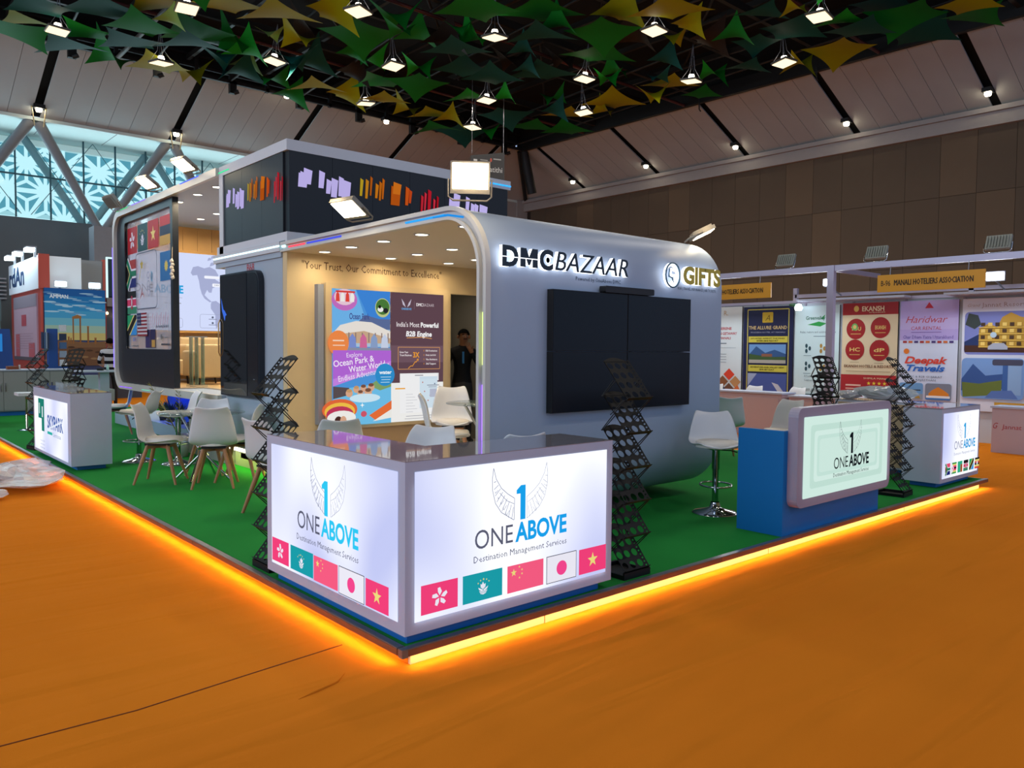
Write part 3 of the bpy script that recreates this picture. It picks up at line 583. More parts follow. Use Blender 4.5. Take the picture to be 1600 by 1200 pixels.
def lotus(P,x,y,r,col,scol,e=None,bgc=None):
    for k,(a,l) in enumerate(((0,.8),(-.6,.68),(.6,.68))):
        dx,dy=math.sin(a),math.cos(a); P.poly([(x,y-.1*r),(x+dx*l*.5*r-dy*.2*r,y+dy*l*.5*r+dx*.2*r),(x+dx*l*r,y+dy*l*r),(x+dx*l*.5*r+dy*.2*r,y+dy*l*.5*r-dx*.2*r)],col,e)
    for s in (-1,1): P.poly([(x,y-.15*r),(x+s*.75*r,y+.2*r),(x+s*.6*r,y-.1*r),(x+s*.2*r,y-.3*r)],col,e)
    P.poly([(x-.62*r,y-.25*r),(x+.62*r,y-.25*r),(x+.4*r,y-.6*r),(x,y-.72*r),(x-.4*r,y-.6*r)],col,e)
    if bgc:
        for q in (.36,.5): P.line([(x-.6*r,y-q*r),(x+.6*r,y-q*r)],.05*r,bgc,e)
    for k in range(5):
        t=PI/2+(k-2)*.42; P.star(x+math.cos(t)*1.12*r,y+.0*r+math.sin(t)*1.12*r,.13*r*(1.3 if k==2 else 1),scol,e=e)
def flag(P,kind,x,y,w,h,pink=True,e=None,sk=0):
    RD='#ee3f78' if pink else '#b3202c'; TL='#1a9aa6' if pink else '#1c4b50'; YL='#e9d77c'
    r=lambda a,b_,c,d,col: P.rect(x+a*w,y+b_*h,x+c*w,y+d*h,col,e)
    WH='#e8e6f2'
    if kind=='hk': r(0,0,1,1,RD); flower(P,x+w*.5,y+h*.5,h*.34,WH,e)
    elif kind=='mo': r(0,0,1,1,TL); lotus(P,x+w*.5,y+h*.42,h*.30,WH,YL,e,TL)
    elif kind=='cn':
        r(0,0,1,1,'#f25a80' if pink else RD); P.star(x+w*.17,y+h*.72,h*.15,YL,e=e)
        for a,b_ in ((.32,.9),(.39,.78),(.39,.63),(.32,.5)): P.star(x+w*a,y+h*b_,h*.05,YL,e=e)
    elif kind=='jp': P.rect(x-.004,y-.004,x+w+.004,y+h+.004,'#4a4a55',e); r(0,0,1,1,WH); P.ell(x+w*.5,y+h*.48,h*.28,h*.28,'#f0458c',24,e)
    elif kind=='vn': r(0,0,1,1,RD); P.star(x+w*.5,y+h*.5,h*.3,YL,e=e)
    elif kind=='za':
        r(0,.5,1,1,'#e8486e' if pink else '#a8302e'); r(0,0,1,.5,'#1a2370'); P.line([(x,y+h),(x+.42*w,y+.5*h),(x+w,y+.5*h)],h*.34,WH,e);P.line([(x,y),(x+.42*w,y+.5*h),(x+w,y+.5*h)],h*.34,WH,e)
        P.line([(x,y+h),(x+.42*w,y+.5*h),(x+w,y+.5*h)],h*.2,'#1c7a5a',e);P.line([(x,y),(x+.42*w,y+.5*h),(x+w,y+.5*h)],h*.2,'#1c7a5a',e); P.poly([(x,y+.14*h),(x+.3*w,y+.5*h),(x,y+.86*h)],YL,e); P.poly([(x,y+.2*h),(x+.25*w,y+.5*h),(x,y+.8*h)],'#101010',e)
    elif kind=='zw':
        for k,c in enumerate(('#3a9a4c',YL,RD,'#151515',RD,YL,'#3a9a4c')): r(0,k/7,1,(k+1)/7,c)
        P.poly([(x,y),(x+.45*w,y+.5*h),(x,y+h)],WH,e); P.star(x+.15*w,y+.5*h,.16*h,RD,e=e)
    elif kind=='zm':
        r(0,0,1,1,'#35b08a'); r(.62,0,.74,.7,'#d83a3a'); r(.74,0,.86,.7,'#151515'); r(.86,0,1,.7,'#e08a3a')
    elif kind=='ke':
        for a,b_,c in ((0,.3,'#3a8a6a'),(.3,.36,WH),(.36,.64,'#d8406a'),(.64,.7,WH),(.7,1,'#151515')): r(0,a,1,b_,c)
        P.ell(x+w*.5,y+h*.5,w*.12,h*.32,'#b02a4a',12,e); P.ell(x+w*.5,y+h*.5,w*.05,h*.2,WH,8,e)
    elif kind=='tz':
        P.poly([(x,y),(x,y+h),(x+w,y+h)],'#27a06a',e); P.poly([(x,y),(x+w,y+h),(x+w,y)],'#3a95dc',e); P.poly([(x,y),(x,y+.3*h),(x+.7*w,y+h),(x+w,y+h),(x+w,y+.7*h),(x+.3*w,y)],YL,e); P.poly([(x,y),(x,y+.2*h),(x+.8*w,y+h),(x+w,y+h),(x+w,y+.8*h),(x+.2*w,y)],'#151515',e)
    elif kind=='ug':
        for k,c in enumerate(('#d8403a',YL,'#151515','#d8403a',YL,'#151515')): r(0,k/6,1,(k+1)/6,c)
        P.ell(x+w*.5,y+h*.5,h*.18,h*.18,WH,12,e)
    elif kind=='us':
        for k in range(13): r(0,k/13,1,(k+1)/13,'#8c2734' if k%2==0 else '#c9c7cf')
        r(0,.46,.42,1,'#25305c')
        for a in range(4):
            for b_ in range(3): P.star(x+w*(.06+.1*a),y+h*(.56+.16*b_),h*.04,'#c9c7cf',e=e)
    elif kind=='am': r(0,.66,1,1,'#b8333a'); r(0,.33,1,.66,'#27304a'); r(0,0,1,.33,'#c39a45')
    elif kind=='kz': r(0,0,1,1,'#2d6ea8'); P.star(x+w*.55,y+h*.5,h*.22,'#d8c25a',12,.6,e=e)
for cx,k in ((0.02,'hk'),(.56,'mo'),(1.10,'vn'),(1.66,'am')): flag(P,k,cx,1.52,.49,.42,False)
flag(P,'kz',1.66,1.0,.49,.42,False); flag(P,'za',.02,.98,.49,.44,False); flag(P,'ke',.02,.56,.49,.36,False); flag(P,'tz',.02,.12+.1,.49,.32,False); flag(P,'us',.56,.20,.49,.36,False)
P.line([(x+.56,y+.62) for x,y in rrect(0,0,1.02,.86,.09,4)]+[(.56,.71)],.018,'#5b5f70')
P.text('VISA',0,0,.001,'#777777') if False else None
P.star(.86,1.3,.09,'#b8a24c',5,.5); P.line([(.82,1.25),(.74,1.08)],.02,'#b8a24c')
for k in range(6): P.line([(.78+.03*k,.78+.02*k),(.86+.02*k,.95-.03*k)],.014,'#9a4a50')
for a in range(3): P.ell(1.2,.86+.13*a,.07,.06,'#a9abc0',12); P.ell(1.2,.86+.13*a,.045,.035,'#c9cad6',10)
for k in range(9): P.line([(1.25+.1*k,.30+.03*(k%3)),(1.3+.1*k,.5+.04*(k%2))],.02,'#c99aae')
for k in range(8): P.line([(1.55+.075*k,.32),(1.6+.075*k,.35)],.025,'#4c4e60')
P.build('flag_stickers',wf)
P=Print((XA+.045,10.68,1.42),-Y,Z,-X,off=.006)
P.rect(.90,.02,1.12,.30,'#3a3260').rect(1.14,.02,1.38,.30,'#2c2850').rect(1.2,.03,1.36,.14,'#c79a4a'); P.text('SKY',.25,.12,.06,'#6a86c8',w=.2,bold=.02); P.text('fly',1.62,.14,.08,'#33353f',w=.12); P.rect(1.8,.17,2.1,.18,'#777777').rect(1.65,.06,2.05,.085,'#44464f').rect(.25,.04,.55,.055,'#777777'); P.build('partner_logos',wf)
tag(wf,None,None)
# map screen on the upper back wall
ms=thing('map_screen','glowing white wall screen with world map in the upper lounge','screen',(3.0,10.9,1.74))
bx('screen_case',(1.72,10.88,1.70),(4.6,10.95,3.12),mat('wood_frame','#b98d4e',.4),ms); 
P=Print((1.75,10.88,1.74),X,Z,-Y,e=1,off=.002); P.rect(0,0,2.82,1.34,'#d3dcfb')
mp_='#a7aed2'
def off(pts,dx,dy,s): return [(dx+x*s,dy+y*s) for x,y in pts]
P.poly(off([(0,.62),(.05,.75),(.16,.78),(.3,.74),(.42,.78),(.55,.72),(.62,.6),(.55,.5),(.66,.44),(.6,.36),(.48,.3),(.46,.2),(.4,.2),(.36,.26),(.3,.14),(.38,.06),(.46,.0),(.42,-.02),(.3,.06),(.24,.16),(.2,.3),(.18,.45),(.14,.58),(.04,.56)],1.05,.52,.78),mp_)
P.poly(off([(.46,0),(.56,.02),(.7,-.08),(.82,-.16),(.74,-.32),(.64,-.42),(.6,-.56),(.56,-.62),(.54,-.5),(.54,-.3),(.44,-.16),(.44,-.06)],1.05,.52,.78),mp_)
for x,y,w,h in ((.48,.84,.06,.05),(.56,.9,.07,.06),(.42,.95,.05,.04),(.6,.8,.05,.05),(.66,.96,.08,.06),(.5,1.0,.06,.04)): P.poly(off([(x-w,y-h),(x,y-h*.6),(x+w,y),(x,y+h),(x-w*.6,y+h*.5)],1.05,.52,.78),mp_)
P.poly(off([(.78,.8),(.9,.7),(1.0,.86),(1.02,1.0),(.84,.98)],1.05,.52,.78),mp_)
P.rr(1.28,.92,1.55,.97,.02,'#f2f4ff').rr(1.42,.78,1.6,.84,.02,'#f2f4ff'); P.text('CAN',1.46,.8,.025,'#444',al='l')
P.text('ONE',.12,.64,.13,'#6b6f88',w=.30); P.text('ABOVE',.44,.64,.13,'#1aa0dc',w=.48,bold=.03); P.rect(.3,.56,.9,.565,'#888').rect(.6,.46,.88,.47,'#777'); P.text('1',.40,.82,.16,'#1aa0dc',al='c',bold=.02)
P.line([(x+1.2,y+.05) for x,y in rrect(0,0,1.4,.24,.03,3)]+[(1.2,.08)],.006,'#9aa0bb'); P.line([(x+.1,y+.05) for x,y in rrect(0,0,.8,.16,.03,3)]+[(.1,.08)],.006,'#9aa0bb')
for k in range(4):
    for j in range(2): P.rect(1.35+.3*k,.1+.1*j,1.5+.3*k,.112+.1*j,'#8a8fa8'); P.ell(1.42+.3*k,.14+.1*j,.02,.02,'#5a6078',8)
P.build('screen_image',ms)
# --- display panel (glossy black) on the B68 wall
dp=thing('display_panel','tall glossy black display cabinet with rounded corner on the grey tower wall','display',(1.62,5.9,.88))
Md=plane('x',(XA,6.46,0)); o=rrect(0,.88,1.12,2.34,.14,6,(0,1,1,0))
MB().prism(o,Matrix.Translation((0,0,0))@Md,.07,BF).build('cabinet',dp)
GLS=mat('gloss_black_glass','#080b10',.04,spec=.8,coat=1)
MB().prism(rrect(.012,.9,.80,2.32,.012,2),Matrix.Translation((-.07,0,0))@Md,.006,GLS).build('glass_door',dp)
MB().prism(rrect(.815,.91,1.10,2.31,.12,5,(0,1,1,0)),Matrix.Translation((-.07,0,0))@Md,.003,mat('satin_black','#14161c',.25)).build('side_panel',dp)
MB().tube([(XA-.08,6.44,1.35),(XA-.1,6.44,1.4),(XA-.1,6.44,1.75),(XA-.08,6.44,1.8)],.008,mat('brass_handle','#b08a5a',.3,.8),6).build('handle',dp)
MB().lathe([(0,-.004),(.012,-.004),(.012,.004),(0,.004)],CHROME,10,(XA-.076,5.45,1.1)).build('lock',dp)
P=Print((XA-.077,6.46,0),-Y,Z,-X,off=.001); P.poly([(.05,2.06),(.09,1.98),(.12,1.92),(.16,1.9),(.22,1.85),(.18,1.84),(.16,1.78),(.12,1.84),(.08,1.9)],'#3f6fe0',1.0); P.build('printed_graphic',dp)
# --- lightbox posters inside the front lounge
lb=thing('lightbox','cream-framed double lightbox with ocean park and travel engine posters','lightbox',(2.9,4.7,.2))
FRC=mat('lightbox_frame','#cdb489',.5); bx('frame',(2.08,4.66,.56),(3.74,4.77,2.18),FRC,lb); bx('lower_panel',(2.08,4.68,.175),(3.74,4.77,.56),mat('tan_panel','#a58863',.5),lb)
P=Print((2.15,4.66,.60),X,Z,-Y,e=.92,off=.002)
w,h=.75,1.52
P.rect(0,0,w,h,'#4f96dc'); P.rect(0,.88,w,1.1,'#a9c4dc'); P.poly([(0,1.0),(0,1.52),(.3,1.52),(.42,1.2),(.2,1.0)],'#6fb3ea'); P.poly([(.3,1.52),(.75,1.52),(.75,1.1),(.55,1.05)],'#3f86d8')
P.poly([(.3,1.14),(.42,1.24),(.6,1.2),(.75,1.2),(.75,1.08),(.3,1.08)],'#5c6d9a')
P.poly([(0,1.02),(.1,1.12),(.3,1.17),(.5,1.16),(.75,1.06),(.75,.98),(.4,1.06),(.1,1.02),(0,.96)],'#e9e2da'); P.poly([(0,.96),(.1,1.02),(.4,1.06),(.75,.98),(.75,.92),(0,.92)],'#c9a98a')
for k in range(9): P.rect(.03+.085*k,.93,.045+.085*k,1.04,'#8d7a78')
for k,c in enumerate(('#7d8fd0','#d06a9a','#8aa0c8','#c8d2e8')): P.poly([(.2+.14*k,.86),(.3+.14*k,.86),(.29+.14*k,.98),(.25+.14*k,1.03),(.21+.14*k,.98)],c)
P.rect(0,.84,w,.87,'#8c90a8')
P.text('Ocean Park',.21,1.19,.065,'#43518f',w=.26,bold=.02)
P.ell(.15,1.40,.16,.12,'#c46fc0',22).ell(.15,1.43,.13,.09,'#e9c9d8',18)
for k in range(4): P.poly([(.04+.06*k,1.38),(.09+.06*k,1.38),(.085+.06*k,1.46),(.065+.06*k,1.49),(.045+.06*k,1.46)],'#e0483c' if k%2==0 else '#f2efe9')
P.rect(.04,1.48,.28,1.5,'#d8403a')
P.ell(.64,1.33,.1,.11,'#bfc98a',20).ell(.64,1.34,.09,.09,'#4a7a3a',18); P.ell(.61,1.31,.04,.03,'#f0f0ee',10).ell(.68,1.3,.035,.03,'#26282c',10).ell(.6,1.34,.02,.02,'#1b1b1b',8)
P.ell(.07,.92,.13,.14,'#ee8a4a',22).rect(.0,.94,.14,.955,'#f7d9c2').rect(.0,.89,.15,.9,'#f7d9c2')
P.poly([(0,.44),(.75,.66),(.75,.84),(0,.84)],'#b267d6'); P.poly([(0,.44),(.75,.66),(.75,.72),(0,.52)],'#c583e2')
P.text('Explore',.17,.76,.05,'#f1e2fa',w=.2,rot=.06).text('Ocean Park &',.01,.655,.068,'#f6edfc',w=.52,bold=.012,rot=.12).text('Water World -',.2,.59,.068,'#f6edfc',w=.53,bold=.012,rot=.14).text('Endless Adventure!',.07,.49,.062,'#f1e2fa',w=.55,bold=.008,rot=.16)
P.poly([(0,0),(.75,0),(.75,.5),(.4,.44),(0,.4)],'#6fc0ea'); P.poly([(0,.3),(.2,.34),(.2,.42),(0,.44)],'#5a4f52'); P.poly([(.45,.44),(.75,.6),(.75,.42),(.6,.38)],'#7fa36a')
for a,b_,r in ((.2,.36,.045),(.29,.4,.04),(.38,.41,.042),(.48,.42,.045),(.44,.36,.05),(.34,.35,.04)): P.ell(a,b_,r,r,'#dba98a',14); P.ell(a,b_+r*.6,r*.8,r*.45,'#7a5240' if a>.3 else '#c79a6a',10)
P.ell(.4,.3,.2,.05,'#cfe9f6',16)
P.ell(.08,.18,.22,.12,'#e46a3c',20).ell(.08,.16,.19,.1,'#f2c24a',20).ell(.08,.13,.17,.09,'#c23a5c',18).ell(.1,.09,.18,.08,'#f3f1ec',18); P.poly([(.45,.1),(.75,.26),(.75,.14),(.55,.03)],'#e8703a').poly([(.5,.03),(.75,.16),(.75,.06)],'#f0efe8')
P.ell(.06,.05,.05,.06,'#4a2c26',12).ell(.12,.06,.04,.05,'#dba98a',12).ell(.38,.12,.04,.035,'#d0566a',10).star(.36,.22,.03,'#ffffff',4,.3)
P.ell(.66,.56,.13,.13,'#2f8fce',22); P.text('water',.58,.57,.04,'#f2fbff',w=.17,bold=.03); P.rect(.6,.53,.74,.537,'#c4e4f6').rect(.61,.5,.73,.507,'#c4e4f6').rect(.6,.47,.72,.477,'#c4e4f6')
P.build('ocean_park_poster',lb)
P=Print((2.905,4.66,.60),X,Z,-Y,e=.92,off=.002)
w=.76
P.rect(0,0,w,.48,'#f3f2ef').rect(0,.46,w,1.52,'#604650').rect(0,.7,w,.9,'#705560')
for s in (-1,1): P.poly([(.22+s*.01,1.35),(.22+s*.05,1.38),(.22+s*.07,1.45),(.22+s*.03,1.40)],'#c9c2d4')
P.text('ONEABOVE',.15,1.32,.022,'#67a8e0',w=.14,bold=.03); P.line([(.33,1.33),(.33,1.43)],.003,'#8a7680'); P.text('DMC',.36,1.37,.035,'#efe8ea',w=.09,bold=.04).text('BAZAAR',.455,1.37,.035,'#c6b6bd',w=.16)
P.text("India's Most",.08,1.12,.055,'#efe6e8',w=.32,bold=.005).text('Powerful',.42,1.12,.055,'#ffffff',w=.26,bold=.03).text('B2B Engine',.21,1.01,.058,'#ffffff',w=.37,bold=.03,shear=.12); P.line([(.22,.99),(.45,1.0),(.58,.985)],.008,'#e0a060')
P.line([(.1,.62),(.7,.62),(.7,.88),(.1,.88),(.1,.62)],.006,'#e0a060'); P.text('3X',.31,.76,.06,'#f0a030',w=.09,bold=.03); P.text('Grow Your',.12,.81,.022,'#efe6e8',w=.12,bold=.02).text('Travel Business',.12,.775,.022,'#efe6e8',w=.17,bold=.02)
P.line([(.24,.63),(.28,.66),(.3,.655),(.34,.71),(.35,.7),(.38,.74)],.008,'#f0a030').line([(.36,.735),(.385,.742),(.38,.715)],.006,'#f0a030')
for k,t in enumerate(('B2B Destinations','Hotels, Land & Air','Visa Assistance','24x7 Support')): P.rect(.46,.83-.052*k,.465,.85-.052*k,'#f0a030'); P.text(t,.49,.83-.052*k,.02,'#efe6e8',w=.17-.02*(k%2),bold=.02)
P.rect(.12,.48,.68,.84-.27,'#e8e6ea').rect(.12,.1,.66,.57,'#f4f4f5').rect(.40,.12+.34,.66,.53,'#cfe0ee').rect(.40,.15,.66,.5,'#d3e4f0'); P.rect(.33,.54,.45,.55,'#8a8a94')
for a,b_ in ((.62,.44),(.56,.37),(.47,.35),(.55,.3),(.6,.3),(.64,.28),(.52,.24),(.44,.46)): P.ell(a,b_,.009,.009,'#c07060' if a<.6 else '#506080',8)
P.rect(.05,.385,.19,.40,'#f0a83c')
for k in range(7): P.rect(.2,.32-.035*k,.3+.03*(k%3),.324-.035*k,'#b8b8c0')
P.rect(.2,.06,.62,.066,'#9a9aa6').rect(.18,.03,.6,.035,'#9a9aa6').rect(.5,.42,.68,.428,'#808090').rect(.52,.4,.64,.406,'#808090').rect(.54,.28,.64,.38,'#b7bcd0')
P.build('travel_engine_poster',lb)
# ================================================================ signs and screens on the curved wall
def letters(t,label,cat,s,x0,zb,h,w,face,y=1.40,depth=.045,bold=0,shear=0,body=em('#f4f8ff',3.2)):
    n=len(s); vsall,_=glyphs(s,bold,shear); ax0=min(v[0] for v in vsall); ax1=max(v[0] for v in vsall); k=w/(ax1-ax0); kz=h/.69
    pen=0
    for i,ch in enumerate(s):
        vs,fs=glyphs(ch,bold,shear,.5)
        a=min(v[0] for v in vs)
        pre=glyphs(s[:i+1],bold,shear)[0]; right=max(v[0] for v in pre); wch=max(v[0] for v in vs)-a; x=x0+(right-wch-ax0)*k
        def mk(y0,y1): return [(x+(v[0]-a)*k, (y0 if v[2]>0 else y1), zb+v[1]*kz) for v in vs]
        o=fix(MB().add(mk(y-depth,y-.012),fs,body).build('letter',t)); fix(MB().add(mk(y-depth-.006,y-depth),fs,face).build('letter_face',o))
DARKL=mat('letter_face_dark','#0c1f2e',.4); GOLDL=mat('letter_face_gold','#c9b23c',.4,.2)
sg=thing('halo_sign','long dark backlit lettering with white halo above the video wall','sign',(2.5,1.36,2.08))
letters(sg,0,0,'D',1.78,2.105,.145,.16,DARKL,bold=.04); letters(sg,0,0,'C',2.165,2.105,.145,.145,DARKL,bold=.04)
Mo=[(0,0),(.30,0),(.30,.55),(.47,.12),(.56,.12),(.73,.55),(.73,0),(1.03,0),(1.03,1),(.70,1),(.515,.52),(.33,1),(0,1)]
_mo=fix(MB().prism([(a*.175,b_*.145) for a,b_ in Mo],plane('y',(1.962,1.388,2.105)),.033,em('#f4f8ff',3.2)).build('letter',sg)); fix(MB().prism([(a*.175,b_*.145) for a,b_ in Mo],plane('y',(1.962,1.355,2.105)),.006,DARKL).build('letter_face',_mo)); letters(sg,0,0,'BAZAAR',2.335,2.105,.15,.89,DARKL,shear=.22)
P=Print((0,1.40,0),X,Z,-Y,off=.002); P.text('Powered by OneAbove DMC',2.62,2.045,.032,'#2c3a4c',w=.56); P.build('tagline',sg)
P=Print((0,1.345,0),X,Z,-Y,e=2,off=.001); P.line([(1.76,2.17),(2.16,2.17)],.006,'#f4f8ff'); P.ell(2.245,2.175,.03,.032,'#dfe8f4',16); P.ell(2.245,2.175,.02,.022,'#0c1f2e',12,0.001); P.build('letter_rule',sg)
area('sign_halo_light',(2.5,1.33,2.18),(R(-90),0,0),1.5,.16,2.2,(.8,.9,1)) 
sg=thing('halo_sign','gold backlit GIFTS lettering with round emblem on the curved wall','sign',(4.2,1.36,2.08))
letters(sg,0,0,'GIFTS',4.02,2.105,.15,.60,GOLDL,bold=.045)
ring=mat('emblem_blue_grey','#35607a',.4)
def torus(cx,cz,R0,r0,y,m,a0=0,a1=2*PI,n=24,sx=1):
    return [(cx+sx*R0*math.cos(a0+(a1-a0)*k/n),y,cz+R0*math.sin(a0+(a1-a0)*k/n)) for k in range(n+1)]
MB().tube(torus(3.84,2.165,.098,0,1.36,0,sx=.95),.016,em('#f4f8ff',3.2),6,False).build('emblem_ring',sg); MB().tube(torus(3.85,2.165,.112,0,1.345,0,sx=.95),.008,ring,6,False).build('emblem_ring_face',sg)
MB().tube([(3.89,1.355,2.21),(3.84,1.355,2.22),(3.82,1.355,2.18),(3.85,1.355,2.16),(3.90,1.355,2.17),(3.89,1.355,2.12),(3.84,1.355,2.10)],.012,em('#f4f8ff',3.2),6).build('emblem_curve',sg)
MB().tube([(3.80,1.345,2.22),(3.79,1.345,2.15),(3.84,1.345,2.14),(3.86,1.345,2.10)],.007,ring,6).build('emblem_curve_face',sg)
P=Print((0,1.40,0),X,Z,-Y,off=.002); P.text('VISA | TRAVEL INSURANCE | AIR TICKETS',3.99,2.045,.026,'#2c3a4c',w=.62); P.build('tagline',sg)
area('sign_halo_light',(4.2,1.33,2.17),(R(-90),0,0),.85,.16,1.3,(.8,.9,1))
vw=thing('video_wall','black video wall of four switched-off screens on the curved wall','screen',(3.2,1.34,.95))
SCO=mat('screen_off','#070c13',.25,spec=.22); tx0,tx1,tz0,tz1=2.29,4.115,.955,1.955
for i in range(2):
    for j in range(2):
        a=tx0+(tx1-tx0)/2*i; c=tz0+(tz1-tz0)/2*j
        MB().box((a+.003,1.33,c+.003),(a+(tx1-tx0)/2-.003,1.395,c+(tz1-tz0)/2-.003),BLK).box((a+.008,1.328,c+.008),(a+(tx1-tx0)/2-.008,1.33,c+(tz1-tz0)/2-.008),SCO).build('screen',vw)
top('sound_bar','slim black bar resting on top of the video wall','speaker',MB().prism(rrect(0,0,.65,.055,.012,3),plane('y',(2.89,1.38,1.957)),.07,mat('speaker_black','#0b0d10',.5)),(3.2,1.35,1.957))
# ================================================================ counters
BRK=mat('brushed_top','#8d8c96',.07,spec=.6,coat=.8)
def wings(P,cx,cy0,s,col,lw=.004,e=None):
    class V_:
        def line(self,pts,w,c,e_=None): P.line([(a,cy0+b*.72) for a,b in pts],w,c,e_)
    P_,cy=V_(),0
    for sd in (-1,1):
        Q_=lambda a,b:(cx+sd*a*s,cy+b*s)
        outer=[Q_(.232,.50),Q_(.243,.40),Q_(.24,.30),Q_(.215,.18),Q_(.165,.09),Q_(.055,.0)]
        inner=[Q_(.232,.50),Q_(.21,.40),Q_(.165,.31),Q_(.11,.25),Q_(.05,.20),Q_(.053,.0)]
        lw*=.62; P_.line(outer,lw*1.2,col,e); P_.line(inner,lw*1.2,col,e); P_.line([Q_(.055,.15),Q_(.12,.19),Q_(.18,.27)],lw,col,e)
        for k in range(9):
            t=k/8; a=Q_(.06+.155*t,.12+.26*t**1.1); b_=Q_(.075+.16*math.sin(t*1.57),.015+.36*t**1.5)
            P_.line([a,b_],lw*1.1,col,e)
        for k in range(5):
            t=k/4; P_.line([Q_(.10+.10*t,.10+.20*t),Q_(.125+.10*t,.055+.22*t),Q_(.135+.09*t,.09+.2*t)],lw*.9,col,e)
def logo(P,cx,cy,s,blue,grey,tag_=True,e=None,tc=None):
    wings(P,cx,cy+.05*s,s*1.0,'#8b90a6' if grey!='#10151c' else '#5b6068',.006*s,e)
    P.poly([(cx-.016*s,cy+.05*s),(cx+.03*s,cy+.05*s),(cx+.03*s,cy+.28*s),(cx-.012*s,cy+.28*s),(cx-.05*s,cy+.25*s),(cx-.05*s,cy+.225*s),(cx-.016*s,cy+.225*s)],blue,e)
    P.text('ONE',cx-.40*s,cy-.09*s,.12*s,grey,w=.32*s,e=e); P.text('ABOVE',cx-.06*s,cy-.09*s,.12*s,blue,w=.48*s,bold=.032,e=e)
    if tag_: P.text('Destination Management Services',cx-.41*s,cy-.175*s,.042*s,tc or grey,w=.83*s,e=e)
def panel_mat():
    m=bpy.data.materials.new('backlit_face'); m.use_nodes=True; nt=m.node_tree; nt.nodes.clear()
    o=nt.nodes.new('ShaderNodeOutputMaterial'); e=nt.nodes.new('ShaderNodeEmission'); tc=nt.nodes.new('ShaderNodeTexCoord'); n=nt.nodes.new('ShaderNodeTexNoise'); n.inputs['Scale'].default_value=1.1; n.inputs['Detail'].default_value=1
    mp=nt.nodes.new('ShaderNodeMapping'); mp.inputs['Scale'].default_value=(1,1,.7); mp.inputs['Rotation'].default_value=(0,R(35),0)
    cr=nt.nodes.new('ShaderNodeValToRGB'); cr.color_ramp.elements[0].position=.36; cr.color_ramp.elements[0].color=(*lin('#b9bfe8'),1); cr.color_ramp.elements[1].position=.6; cr.color_ramp.elements[1].color=(*lin('#f6f8ff'),1)
    l=nt.links.new; l(tc.outputs['Object'],mp.inputs[0]); l(mp.outputs[0],n.inputs['Vector']); l(n.outputs['Fac'],cr.inputs[0]); l(cr.outputs[0],e.inputs[0]); e.inputs[1].default_value=1.15; l(e.outputs[0],o.inputs[0]); return m
PANL=panel_mat()
def facep(P,x0,z0,x1,z1): P.l+=.0005; P.mb.add([P.P(x0,z0),P.P(x1,z0),P.P(x1,z1),P.P(x0,z1)],[(0,1,2,3)],PANL)
FL5=(('hk',.025,.23),('mo',.285,.27),('cn',.585,.27),('jp',.88,.235),('vn',1.14,.235))
# front corner counter
ct=thing('corner_counter','L-shaped grey counter with glowing winged-logo panels and five flags at the front corner','counter',(.7,.7,0))
Lp=[(.04,.04),(1.56,.04),(1.56,.50),(.48,.50),(.48,1.62),(.04,1.62)]
MB().prism(Lp,Matrix.Translation((0,0,.05)),.866,WHITE).build('body',ct)
MB().prism(Lp,Matrix.Translation((0,0,.9161)),.004,BRK).build('countertop',ct)
MB().prism([(.075,.075),(1.48,.075),(1.48,.45),(.42,.45),(.42,1.54),(.075,1.54)],Matrix.Translation((0,0,.0)),.05,BLUE).build('plinth',ct)
P=Print((.095,.04,.11),X,Z,-Y,e=1.0,off=.002); facep(P,0,0,1.41,.755); logo(P,.70,.385,.83,'#18a0ea','#5a5c70')
for k,x,w in FL5: flag(P,k,x,.035,w,.15)
P.build('glowing_panel',ct)
P=Print((.04,1.55,.11),-Y,Z,-X,e=1.05,off=.002); facep(P,0,0,1.45,.755); logo(P,.74,.375,.86,'#2fc6f0','#5a5c70')
for k,x,w in (('hk',.05,.23),('mo',.31,.29),('cn',.62,.28),('jp',.92,.26),('vn',1.20,.22)): flag(P,k,x,.03,w,.145)
P.build('glowing_panel',ct)
area('panel_glow_light',(.8,.02,.45),(R(90),0,0),1.4,.7,3,(.85,.9,1)); area('panel_glow_light',(.02,.8,.45),(0,R(90),0),.7,1.4,3,(.85,.9,1))
# left counter
cl=thing('info_counter','white counter with glowing green and blue logo panel on the left platform edge','counter',(.3,8.1,0))
bx('body',(.08,7.05,.055),(.52,9.14,.905),WHITE,cl); bx('countertop',(.08,7.05,.905),(.52,9.14,.915),BRK,cl); bx('plinth',(.16,7.14,0),(.47,9.0,.055),BLUE,cl)
P=Print((.08,9.07,.09),-Y,Z,-X,e=1.0,off=.002); facep(P,0,0,1.88,.70)
P.rect(.25,.42,.61,.68,'#1f7f70').rect(.45,.26,.61,.42,'#1f7f70').rect(.47,.44,.53,.58,'#dfe9ee').rect(.3,.48,.36,.62,'#bcd6d0'); P.text('SKYPARK',.80,.33,.16,'#3b5fa8',w=.86,bold=.03); P.poly([(.82,.30),(1.6,.44),(1.6,.47),(.82,.32)],'#e4ecfa'); P.rect(.8,.25,1.08,.285,'#2fb0a8').text('Sentosa',1.12,.24,.05,'#8fa0c0',w=.42)
for k in range(4): P.text(['8 July 2025','attractions','bookings','open daily'][k],.38,.02-.0*k+.045*(3-k)-.03,.02,'#9aa4c8',w=.26)
P.build('glowing_panel',cl)
GLX=glassm('clear_acrylic','#b8c6cc',.35,.03)
hold=top('acrylic_tray','clear acrylic brochure tray on top of the left white counter','tray',MB().box((.18,7.9,.916),(.42,8.3,.93),GLX).box((.18,7.9,.93),(.19,8.3,1.0),GLX).box((.19,8.29,.93),(.42,8.3,.98),GLX),(.3,8.1,.916))
